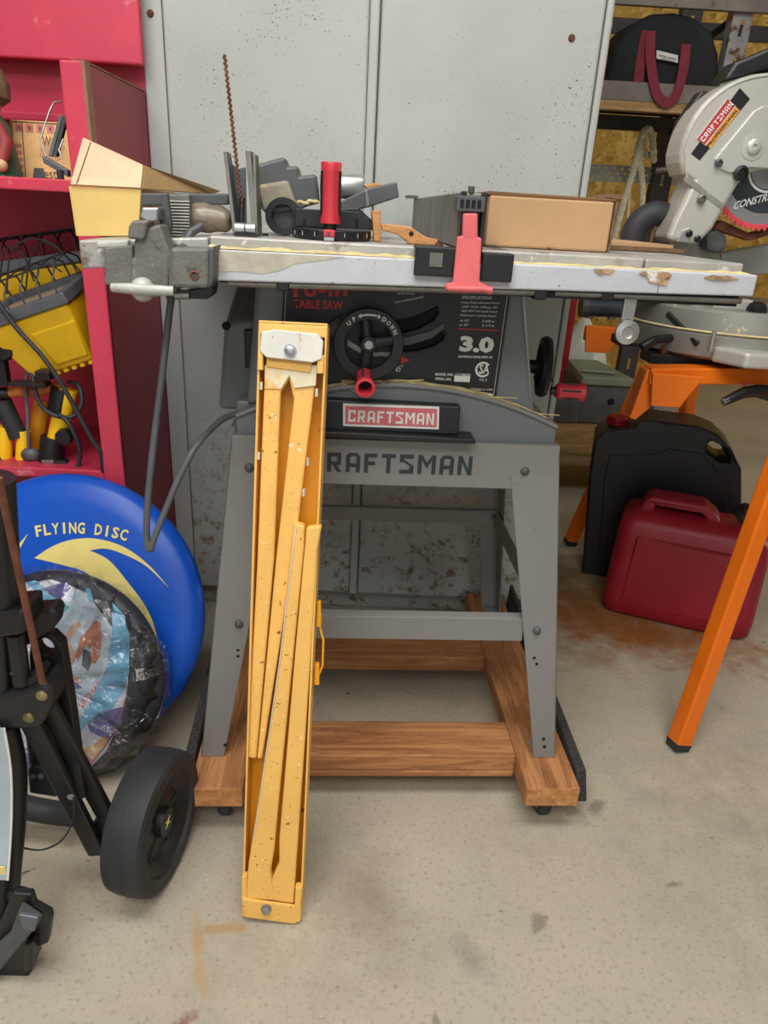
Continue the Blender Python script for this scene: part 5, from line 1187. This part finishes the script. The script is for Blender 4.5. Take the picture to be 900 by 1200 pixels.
def jug():
    a = WF.z(688,676,0); fr = Fr((a.x-.012,a.y+.02,0), (0,0,R(-16))); t = thing('fluid_jug', 'tall black plastic fluid jug with red cap standing behind gas can', 'jug', fr)
    D = .15
    S_ = lambda px_, py_: (fr.y(px_,py_,.03).x, fr.y(px_,py_,.03).z)
    out = [S_(*p) for p in ((682,668),(690,560),(697,512),(708,503),(740,500),(748,492),(762,490),(818,497),(840,506),(856,522),(867,546),(867,610),(862,690))]
    out[0] = (out[0][0], .002); out[-1] = (out[-1][0], .002)
    hole = [S_(*p) for p in ((826,520),(832,513),(842,518),(854,533),(853,540),(843,539),(828,528))]
    B().prism(out, (0,0,0), w=(0,D,0), holes=[hole]).build('body', 'jug_black', t, bevel=.016, seg=3, smooth=60)
    pn = [S_(*p) for p in ((702,640),(708,556),(714,530),(770,528),(782,522),(822,528),(850,560),(852,640),(845,668),(712,668))]
    B().prism([(x, max(.03,z)) for x, z in pn], (0,-.004,0), w=(0,.006,0)).build('raised_panel', 'jug_black', t, bevel=.003, seg=2)
    c = fr.y(722,502,D*.5); cz = out[3][1]-.004
    B().lathe([(.024,-.006),(.024,.01),(.020,.012)], (c.x,D*.5,cz), (0,0,1), 16).build('neck', 'jug_black', t)
    cp = B().lathe([(.028,0),(.030,.003),(.030,.022),(.027,.026),(0,.026)], (c.x,D*.5,cz+.011), (0,0,1), 24).build('cap', 'cap_red', t, smooth=35)
    for k in range(16):
        a = k*math.pi/8; B().box((-.001,-.0012,.002),(.0015,.0012,.021), Matrix.Rotation(a,3,'Z'), V((c.x,D*.5,cz+.011))+V((math.cos(a),math.sin(a),0))*.030).build('cap_rib', 'cap_red', cp)
jug()
def saw_stand():
    t = thing('saw_stand', 'bright orange steel folding stand carrying the silver miter saw', 'saw stand', loc=(.75,1.5,0))
    Q = lambda x,y,d: WF.y(x,y,d)
    def pr(name, pts, y, w, m='stand_orange', bev=.002):
        return B().prism([(Q(a,b,y).x,Q(a,b,y).z) for a,b in pts], (0,y,0), w=(0,w,0)).build(name, m, t, True, bevel=bev)
    def leg(a, b_, w=.036, ch=True):
        a, b_ = V(a), V(b_); u = (b_-a).normalized(); f = V((-.25,1,0)); f = (f-u*f.dot(u)).normalized(); s = u.cross(f).normalized()
        o = B(); 
        L1 = [(-1,-1),(1,-1),(1,1),(-1,1)]
        o.hexa([a+s*p*w/2+f*q*w/2 for p,q in L1],[b_+s*p*w/2+f*q*w/2 for p,q in L1]); lg = o.build('leg', 'stand_orange', t, True, bevel=.004)
        e = a-u*.012; B().hexa([e+s*p*w*.46+f*q*w*.46 for p,q in L1],[a+u*.004+s*p*w*.515+f*q*w*.515 for p,q in L1]).build('rubber_foot', 'black_rubber', lg, True, bevel=.002)
    # front-right leg crosses in front; extend upward to the beam
    p0, p1 = Q(796,868,1.172), Q(893,598,1.262); p0.z = .016; d = p1-p0; top = p0+d*((.735-p0.z)/d.z)
    leg(p0, top)
    leg(V((.676,2.155,.016)), Q(757,436,2.13)); a_ = Q(757,436,2.13)
    B().tube([a_, V((a_.x+.05,1.84,.70))], .012, 8).build('strut', 'stand_orange', t, True)
    leg(V((1.36,2.10,.016)), V((1.20,1.66,.735)))
    leg(V((1.02,2.2,.016)), V((Q(813,446,2.12).x,2.14,Q(813,440,2.12).z)), .036)
    # front beam and its left gusset plate
    zt = Q(765,432,1.31).z; x0 = Q(764,432,1.31).x
    b = B(); a = Q(764,432,1.31); e = a+V((.62,.10,.012)); b.hexa([a+V((0,0,-.030)),e+V((0,0,-.034)),e+V((0,.045,-.034)),a+V((0,.045,-.030))],[a,e,e+V((0,.045,0)),a+V((0,.045,0))]); b.build('beam', 'stand_orange', t, True, bevel=.003)
    pr('gusset', [(765,437),(826,442),(806,466),(797,478),(763,476)], 1.304, .008)
    pr('gusset', [(758,434),(765,432),(762,478),(745,492),(738,490)], 1.32, .04)
    # rear beam with its end bracket
    a = Q(690,384,1.80); B().hexa([a+V((0,0,-.035)),a+V((.7,.06,-.035)),a+V((.7,.10,-.035)),a+V((0,.04,-.035))],[a,a+V((.7,.06,0)),a+V((.7,.10,0)),a+V((0,.04,0))]).build('beam', 'stand_orange', t, True, bevel=.003)
    pr('gusset', [(687,381),(722,384),(720,404),(712,414),(686,413)], 1.79, .009)
    # saw mounting bracket, clamp block with its shadow put into the brown, black lock levers
    pr('clamp_block', [(776,404),(822,402),(820,440),(774,436)], 1.40, .05, M('clamp_shade_brown', (134,62,32), .6, 0, .2, 20))
    for y_ in (1.42, 1.62): B().box((.53,y_-.03,.752),(1.0,y_+.03,.772)).build('cross_rail', 'black_metal', t, True, bevel=.003)
    B().tube(spline([Q(752,407,1.36),Q(770,398,1.37),Q(792,396,1.40)]), [.009]*6+[.008]*7, 10).build('lock_lever', 'black_plastic', t, True, smooth=50)
    B().tube([Q(848,471,1.29),Q(872,460,1.30),Q(886,458,1.31),Q(905,461,1.33)], [.008,.011,.012,.016], 10).build('lock_lever', 'black_plastic', t, True, smooth=50)
    B().tube([Q(847,471.5,1.288),Q(853,468.5,1.29)], .0065, 8).build('lever_tip', 'steel', t, True)
    q = Q(873,450,1.30); B().lathe([(.004,0),(.004,.003),(0,.003)], q+V((0,.0,0)), (0,-1,0), 6).build('bolt', 'red_dark', t, True)
saw_stand()
def miter_saw():
    t = thing('miter_saw', 'silver power miter saw with red-toothed blade on orange stand', 'miter saw', loc=(.75,1.45,.775))
    Q = lambda x,y,d: WF.y(x,y,d)
    Y = 1.36
    def pr(name, pts, y, w, m='alloy', bev=.003, parent=None, seg=2):
        return B().prism([(Q(a,b,y).x,Q(a,b,y).z) for a,b in pts], (0,y,0), w=(0,w,0)).build(name, m, parent or t, True, bevel=bev, seg=seg)
    # upper blade guard: broad rounded housing narrowing to a foot at lower left
    arc = [(800+0,170)]
    cx, cy, rr = 908, 196, 112
    arc = [(cx+rr*math.cos(R(a)), cy-rr*math.sin(R(a))) for a in range(20,176,8)]
    hs = [(812,212),(803,232),(789,260),(781,281),(794,284),(818,287),(836,268),(848,247),(866,216),(884,200),(930,196),(1010,196)]
    g = pr('blade_housing', arc[::1]+[(797,190),(801,204)]+hs, Y, .075, 'alloy', .008, seg=3)
    # raised rim, crease and inner cover plate
    B().tube(pix(WF, [(x,y) for x,y in [(cx+(rr-4)*math.cos(R(a)), cy-(rr-4)*math.sin(R(a))) for a in range(20,176,6)]+[(803,198),(806,209)]], Y-.0004), .0016, 6).build('housing_rim', 'vise_white', g, True, smooth=50)
    pr('crease', [(804,204),(849,240),(846,246),(801,212)], Y-.001, .003, 'alloy_dark', .0006, g)
    cv = pr('cover_plate', [(838,186),(884,130),(895,124),(950,124),(950,196),(912,198),(880,196),(856,203),(840,196)], Y-.004, .006, 'alloy', .0015)
    for x, y, r, m in ((842,191,.0065,'dark_grey'),(868,203,.0125,'black_plastic'),(822,233,.0075,'dull_steel'),(807,274,.006,'black_metal'),(817,280,.006,'black_metal')):
        B().lathe([(r,0),(r,.004),(r*.6,.006),(r*.5,.003),(0,.003)], Q(x,y,Y-.004), (0,-1,0), 16).build('screw', m, t, True, smooth=35)
    B().lathe([(.021,0),(.021,.001),(.012,.0015),(.012,.004),(.009,.006),(.004,.006),(.003,.003),(0,.003)], Q(883,172,Y-.004), (0,-1,0), 24).build('arbor_bolt', 'alloy', t, True, smooth=35)
    pr('link_plate', [(793,283),(800,270),(808,267),(813,272),(806,284)], Y-.005, .005, 'zinc', .001)
    # brand sticker: black ground, red and orange strips set on the slant
    y = Y-.0007
    st = pr('sticker', [(810,180),(820,188),(879,116),(867,103)], y, .0008, 'black_panel', 0)
    r1 = pix(WF, [(817.5,163),(825.5,169),(861,124),(853,116)], y-.0004); print_shape('sticker_red', r1, 'red_print', st, .0004, True)
    r2 = pix(WF, [(826.5,170),(832,174),(867,129.5),(862,125)], y-.0004); print_shape('sticker_orange', r2, 'orange_print', st, .0004, True)
    p0, p1 = Q(824.5,166.5,y-.001), Q(859.5,122.5,y-.001); up = (Q(819,162,y)-Q(825,167,y)); block('CRAFTSMAN', 'white_print', st, p0, p1, up, .0085, world=True, lift=.0008)
    p0, p1 = Q(830.5,172.6,y-.001), Q(865.5,128.6,y-.001); letter('PROFESSIONAL', 'dark_print', st, p0, p1, up, .0052, .02, world=True, lift=.0008)
    l4 = pix(WF, [(816.5,162.5),(826,170),(862,124),(852.5,115.5)], y-.0003); B().tube(l4, .0007, 4, closed=True).build('sticker_line', 'white_print', st, True)
    # blade behind the guard
    bc = Q(906,196,Y+.03); bc.y = Y+.035; rb = abs(Q(906,196,Y+.035).z-Q(906,271,Y+.035).z); teeth = []
    n = 60; teeth = []
    for k in range(n):
        a = 2*math.pi*k/n; teeth += [((rb*.965)*math.cos(a),(rb*.965)*math.sin(a)), (rb*1.01*math.cos(a+.02),rb*1.01*math.sin(a+.02)), (rb*1.0*math.cos(a+.055),rb*1.0*math.sin(a+.055)), (rb*.95*math.cos(a+.07),rb*.95*math.sin(a+.07))]
    rim = circ(0,0,rb*.90,60)
    B().prism(teeth, bc, (1,0,0),(0,0,1),(0,.0022,0), holes=[rim]).build('blade_teeth', 'blade_red', t, True)
    bl = B().prism(circ(0,0,rb*.90,60), bc, (1,0,0),(0,0,1),(0,.002,0)).build('blade', 'blade_steel', t, True)
    bb = bc.copy(); bb.y -= .0006
    ban = circ(0,0,rb*.72,30,196,350)+circ(0,0,rb*.34,30,350,196)
    B().prism(ban, bb, (1,0,0),(0,0,1),(0,.0005,0)).build('blade_print', 'dark_print', bl, True)
    B().prism(circ(0,0,rb*.40,24,196,350)+circ(0,0,rb*.36,24,350,196), bb-V((0,.0003,0)), (1,0,0),(0,0,1),(0,.0003,0)).build('blade_line', 'white_print', bl, True)
    p0, p1 = Q(858,246,Y+.034), Q(936,226,Y+.034); letter('CONSTRUCTION', 'white_print', bl, p0, p1, (0.12,0,1), .014, .02, world=True, lift=.001)
    # motor barrel and handle up right, fence casting, dust elbow
    B().lathe([(.055,0),(.06,.01),(.06,.10),(.05,.115),(0,.115)], Q(925,120,Y+.075), (0,1,0), 28).build('motor', 'black_plastic', t, True, smooth=40)
    pr('top_cover', [(846,96),(862,72),(900,56),(960,50),(960,90),(900,80),(868,90)], Y+.03, .06, 'black_plastic', .006)
    el = spline([Q(788,257,1.43),Q(770,250,1.43),Q(754,256,1.43),Q(744,268,1.43),Q(740,282,1.43)]); B().tube(el, .022, 16).build('dust_elbow', 'black_rubber', t, True, smooth=50)
    # side arm and pivot behind
    pr('arm', [(778,270),(800,236),(830,250),(842,292),(858,330),(800,330)], Y+.085, .07, 'alloy_dark', .008)
    pr('rear_cover', [(787,176),(797,142),(822,106),(838,108),(812,146),(799,186)], Y+.06, .03, 'black_plastic', .004)
    pr('hinge_boss', [(828,272),(842,268),(853,276),(854,292),(842,298),(828,292)], Y+.05, .06, 'dark_grey', .008)
    pr('rear_guard', [(836,268),(880,282),(930,268),(930,262),(880,274),(846,258)], Y+.055, .03, 'rust', .002)
    # turntable base: stepped round casting
    c = V((.735,1.52,0)); z0 = .773
    B().lathe([(0,z0),(.205,z0),(.215,z0+.006),(.218,z0+.045),(.212,z0+.050),(.205,z0+.052),(.202,z0+.085),(.196,z0+.090),(0,z0+.092)], c, (0,0,1), 72).build('turntable', 'alloy_dark', t, True, smooth=35)
    B().lathe([(.2155,z0+.0495),(.2195,z0+.051),(.2155,z0+.053)], c, (0,0,1), 72, closed=True).build('turntable_rim', 'dust', t, True, smooth=50)
    # front foot arm
    B().prism([(.62,1.33),(.655,1.27),(.86,1.265),(.98,1.33),(.98,1.40),(.66,1.40)], (0,0,z0), (1,0,0),(0,1,0),(0,0,.028)).build('miter_arm', 'alloy', t, True, bevel=.006, seg=3)
    pr('fence', [(836,352),(884,352),(884,366),(836,362)], 1.40, .03, 'alloy', .003)
    pr('fence', [(845,296),(905,286),(960,300),(960,318),(880,322),(846,312)], 1.56, .03, 'alloy', .003)
    pr('arm_foot', [(870,372),(900,372),(960,376),(960,412),(895,410),(878,398)], 1.345, .02, 'alloy', .003)
    B().lathe([(.010,-.01),(.016,-.008),(.017,.01),(.012,.018),(0,.018)], Q(886,364,1.36), (0,-1,0), 12).build('lock_knob', 'black_plastic', t, True, smooth=40)
    p = Q(836,408,1.31); B().cyl((p.x,1.32,z0+.02),(p.x,1.32,z0+.058), .004, n=10).build('stud', 'zinc', t, True)
    for x, y, m in ((818,353,'white_print'),(829,357,'scrap_wood')): q = Q(x,y,1.44); B().box((q.x-.012,1.43,.8655),(q.x+.008,1.45,.888)).build('stop_block', m, t, True, bevel=.001)
    b = B().box((.52,1.44,.8655),(.62,1.50,.885)); b.build('rear_block', 'black_metal', t, True, bevel=.003)
    B().tube([(.56,1.42,.845),(.60,1.35,.80)], .006, 8).build('detent_rod', 'black_metal', t, True)
miter_saw()
# ------------------------------------------------------------------ storage rack at the back with what lies on it
def rack():
    t = thing('storage_rack', 'grey slotted steel storage rack standing at the back wall', 'rack', loc=(1.2,3.0,0))
    def post(x, y, m, w=.062, z1=2.2):
        hl = []
        zz = .1
        while zz < z1-.08: hl.append([(-.006,zz),(.006,zz),(.008,zz+.045),(-.004,zz+.045)]); zz += .105
        b = B().prism([(-w/2,0),(w/2,0),(w/2,z1),(-w/2,z1)], (x,y,0), (1,0,0),(0,0,1),(0,.003,0), holes=hl)
        b.box((x-w/2,y+.003,0),(x-w/2+.003,y+.05,z1)); return b.build('post', m, t, True)
    post(1.105,2.68,'rack_post'); post(.60,2.68,'rack_post',.05); post(1.10,3.12,'rack_dark',.075); post(.60,3.12,'rack_dark',.05)
    post(2.3,2.68,'rack_post'); post(2.3,3.12,'rack_dark')
    for z, h, m in ((1.372,.055,'rack_paint'),(1.632,.05,'rack_paint')):
        B().box((.66,2.66,z),(2.34,2.679,z+h)).build('beam', m, t, True, bevel=.002); B().box((.66,3.124,z+.02),(2.34,3.14,z+h+.02)).build('beam', 'rack_dark', t, True)
    B().box((.66,2.683,1.400),(2.34,3.12,1.418)).build('shelf_board', 'shelf_wood', t, True)
    B().box((.66,2.661,1.345),(2.34,2.70,1.3715)).build('beam', 'shelf_wood', t, True)
    B().box((.66,3.10,1.335),(2.34,3.118,1.385)).build('beam', 'rack_dark', t, True)
    # perforated strip across the back
    hl = [[(x+p[0],z+p[1]) for p in ((-.007,0),(0,-.006),(.007,0),(0,.006))] for r_, z in enumerate((.012,.030,.048)) for x in [.03+.030*k+.015*(r_%2) for k in range(18)]]
    B().prism([(0,0),(.6,0),(.6,.06),(0,.06)], (.70,3.145,1.155), (1,0,0),(0,0,1),(0,.002,0), holes=hl).build('perforated_strip', 'perf_steel', t, True)
    B().tube([(1.12,2.69,1.65),(.98,3.1,1.50)], .012, 8).build('brace', 'rack_dark', t, True)
    # low timber deck
    B().box((.60,2.56,.262),(1.10,3.12,.300)).build('deck_board', 'shelf_wood', t, True, bevel=.003); B().box((.60,2.53,.212),(1.10,2.559,.299)).build('deck_edge', 'shelf_wood', t, True, bevel=.003)
    for x in (.64,.98): B().box((x,2.6,0),(x+.08,3.0,.2615)).build('deck_block', 'shelf_wood', t, True)
rack()
def duffel():
    z0 = 1.4188; fr = Fr((.885,2.812,z0)); t = thing('duffel_bag', 'black dome-shaped fabric bag with burgundy straps on rack shelf', 'bag', fr)
    w, h = .178, .205
    lo = []
    for k, (yy, s) in enumerate(((-.13,.90),(-.122,.97),(-.08,1.0),(.0,1.01),(.08,1.0),(.13,.94))):
        pr_ = [(-w,0),(-w*1.02,.05),(-w*.96,.11),(-w*.74,.17),(-w*.36,h),(0,h*1.03),(w*.40,h*.98),(w*.76,.165),(w*.98,.10),(w*1.03,.05),(w,0)]
        lo.append([(p[0]*s, yy, p[1]*(s if p[1] else 1)) for p in pr_])
    B().loft(lo).build('bag_body', 'duffel', t, smooth=60)
    S_ = lambda x,y,d: fr.y(x,y,d)
    def ribbon(name, pts, wd, y0=0):
        sp = spline(pts, 6); b = B(); L = []
        for i, p in enumerate(sp):
            d = (sp[min(i+1,len(sp)-1)]-sp[max(i-1,0)]).normalized(); s = d.cross(V((0,1,0))).normalized()*wd/2
            L.append([p-s, p+s, p+s+V((0,.003,0)), p-s+V((0,.003,0))])
        return b.loft(L).build(name, 'strap_red', t, smooth=60)
    f = -.137
    ribbon('strap', [S_(748,96,f),S_(753,60,f),S_(758,36,f-.004)], .032)
    ribbon('strap', [S_(763,36,f-.006),S_(762,60,f-.012),S_(765,90,-.163),S_(771,112,-.166),S_(781,120,-.168),S_(792,112,-.166),S_(799,90,-.163),S_(803,65,f-.012),S_(805,52,f-.004)], .030)
    ribbon('strap', [S_(797,98,f),S_(802,76,f),S_(803,52,f)], .030)
    lb = B().prism([(S_(a,b,f-.002).x,S_(a,b,f-.002).z) for a,b in ((769,59),(794,65),(794,74),(769,69))], (0,f-.006,0), w=(0,.003,0)).build('label_patch', 'white_print', t)
    for xa, xb, yo in ((772,781,0),(783,792,0),(775,790,3.2)):
        sp = [S_(xa+(xb-xa)*k/14, 64.5+yo+(xa+(xb-xa)*k/14-771)*.24+1.1*(-1)**k, f-.0065) for k in range(15)]; B().tube(sp, .0011, 4).build('label_scrawl', 'dark_print', lb)
duffel()
def rope():
    t = thing('rope_coil', 'cream braided rope looped and hanging under the rack shelf', 'rope', loc=(.90,3.0,1.0))
    Q = lambda x,y,d: WF.y(x,y,d)
    def strand(pts, r):
        sp = spline(pts, 10); b = B(); o = b.tube(sp, r, 8).build('strand', 'rope', t, True, smooth=50)
        for q in range(2):   # twisted lay
            tw = []
            for i, p in enumerate(sp):
                d = (sp[min(i+1,len(sp)-1)]-sp[max(0,i-1)]).normalized(); u = d.orthogonal().normalized(); v = d.cross(u); a = i*1.25+q*math.pi
                tw.append(p+(u*math.cos(a)+v*math.sin(a))*r*.75)
            B().tube(tw, r*.5, 6).build('twist', 'rope', o, True, smooth=60)
    strand([Q(719,282,2.95),Q(730,240,2.95),Q(742,200,2.95),Q(750,165,2.95),Q(757,152,2.93),Q(764,158,2.95),Q(766,190,2.97)], .012)
    strand([Q(752,170,2.97),Q(750,190,2.97),Q(753,220,2.97),Q(752,255,2.97)], .011)
    strand([Q(757,152,2.99),Q(754,172,3.0),Q(759,182,3.0),Q(768,178,3.0)], .011)
    B().tube([Q(738,226,3.0),Q(735,262,3.0)], .006, 6).build('strand', 'rope', t, True)
rope()
def planer():
    fr = Fr((.86,2.62,.3005)); t = thing('bench_machine', 'grey metal bench machine with pale table plate on the low deck', 'machine', fr)
    Q = lambda x,y,d: fr.y(x,y,d)
    a, b_, c, d = Q(684,451,-.02), Q(748,456,-.02), Q(746,476,-.02), Q(690,478,-.02)
    z0, z1 = .001, Q(715,452,-.02).z
    x0, x1 = a.x, b_.x
    bd = B().box((x0,-.02,z0+.0),(x1,.30,z1)).build('bed', 'cement_grey', t, bevel=.006)
    q = Q(716,471,-.021); B().lathe([(.014,0),(.012,.001),(0,.001)], (q.x,-.02,q.z), (0,-1,0), 14).build('bed_hole', 'void_black', bd)
    B().hexa([(x0-.01,-.03,z1+.0005),(x1-.02,-.03,z1+.0005),(x1-.07,.30,z1+.0005),(x0+.01,.30,z1+.0005)], [(x0-.01,-.03,z1+.03),(x1-.02,-.03,z1+.03),(x1-.07,.30,z1+.035),(x0+.01,.30,z1+.035)]).build('table_plate', 'planer_green', t, bevel=.004)
    B().tube([(x0+.0,.04,z1+.040),(x0+.12,.02,z1+.040)], .008, 8).build('lever', 'planer_green', t, smooth=50)
    e, f = Q(652,468,-.10), Q(692,492,-.10); B().box((e.x-.04,-.03,z0),(x0-.002,.12,e.z)).build('side_block', 'cement_grey', t, bevel=.005)
    fr2 = Fr((.80,2.86,.1905)); b = B(); random.seed(5)
    lo = []
    for k in range(8):
        f_ = k/7; rr = (.10*math.sin(math.pi*min(1,.25+f_*.75))+.012); lo.append([(math.cos(i*.6283)*rr*random.uniform(.8,1.2), math.sin(i*.6283)*rr*.8*random.uniform(.8,1.2), .001+f_*.34) for i in range(10)])
    o = b.loft(lo).build('plastic_bag', 'bag_white', None, smooth=30); o.location = (.86,3.045,.3005)
    tag(o, 'crumpled white plastic bag standing behind the grey bench machine', 'bag')
planer()
Q = lambda x,y,d: WF.y(x,y,d)
a, b_ = Q(681,345,2.45), Q(679,395,2.45)
o = B().box((a.x+.10-.012,2.90,.301),(a.x+.10+.012,2.924,.83)).build('red_pole', 'cap_red', None, bevel=.002); tag(o, 'thin red square post standing behind white plastic bag', 'pole')
t = thing('round_bar', 'dark blue grey round bar lying level behind the hanging lock wheel', 'bar', loc=(.85,2.3,.80))
p, q = Q(684,360,2.2), Q(737,362,2.2)
B().tube([p, q], .026, 12).build('bar', M('blue_grey', (66,72,84), .5, .2, .15, 20), t, True, smooth=50)
B().tube([p+V((.01,0,0)), p+V((-.01,0,0))], .030, 12).build('collar', 'dark_grey', t, True, smooth=50)
for x in (692, 718): B().tube([Q(x,362,2.2), V((Q(x,362,2.2).x,2.2,.735))], .012, 8).build('support', 'dull_steel', t, True)
# dark tools hung under the rack shelf
t = thing('hanging_tool', 'dark tool with cord hung under the rack shelf beside rope', 'tool', loc=(1.0,2.8,1.2))
B().prism([(Q(a,b,2.75).x,Q(a,b,2.75).z) for a,b in ((802,134),(822,130),(830,136),(815,146),(806,160),(794,175),(788,160))], (0,2.75,0), w=(0,.06,0)).build('tool_body', 'black_metal', t, True, bevel=.006)
B().tube(spline([Q(789,150,2.8),Q(786,180,2.8),Q(790,200,2.8)]), .014, 8).build('tool_handle', 'black_plastic', t, True, smooth=50)
B().tube([Q(768,200,2.8),Q(800,196,2.8)], .010, 8).build('tool_bar', 'dull_steel', t, True, smooth=50)
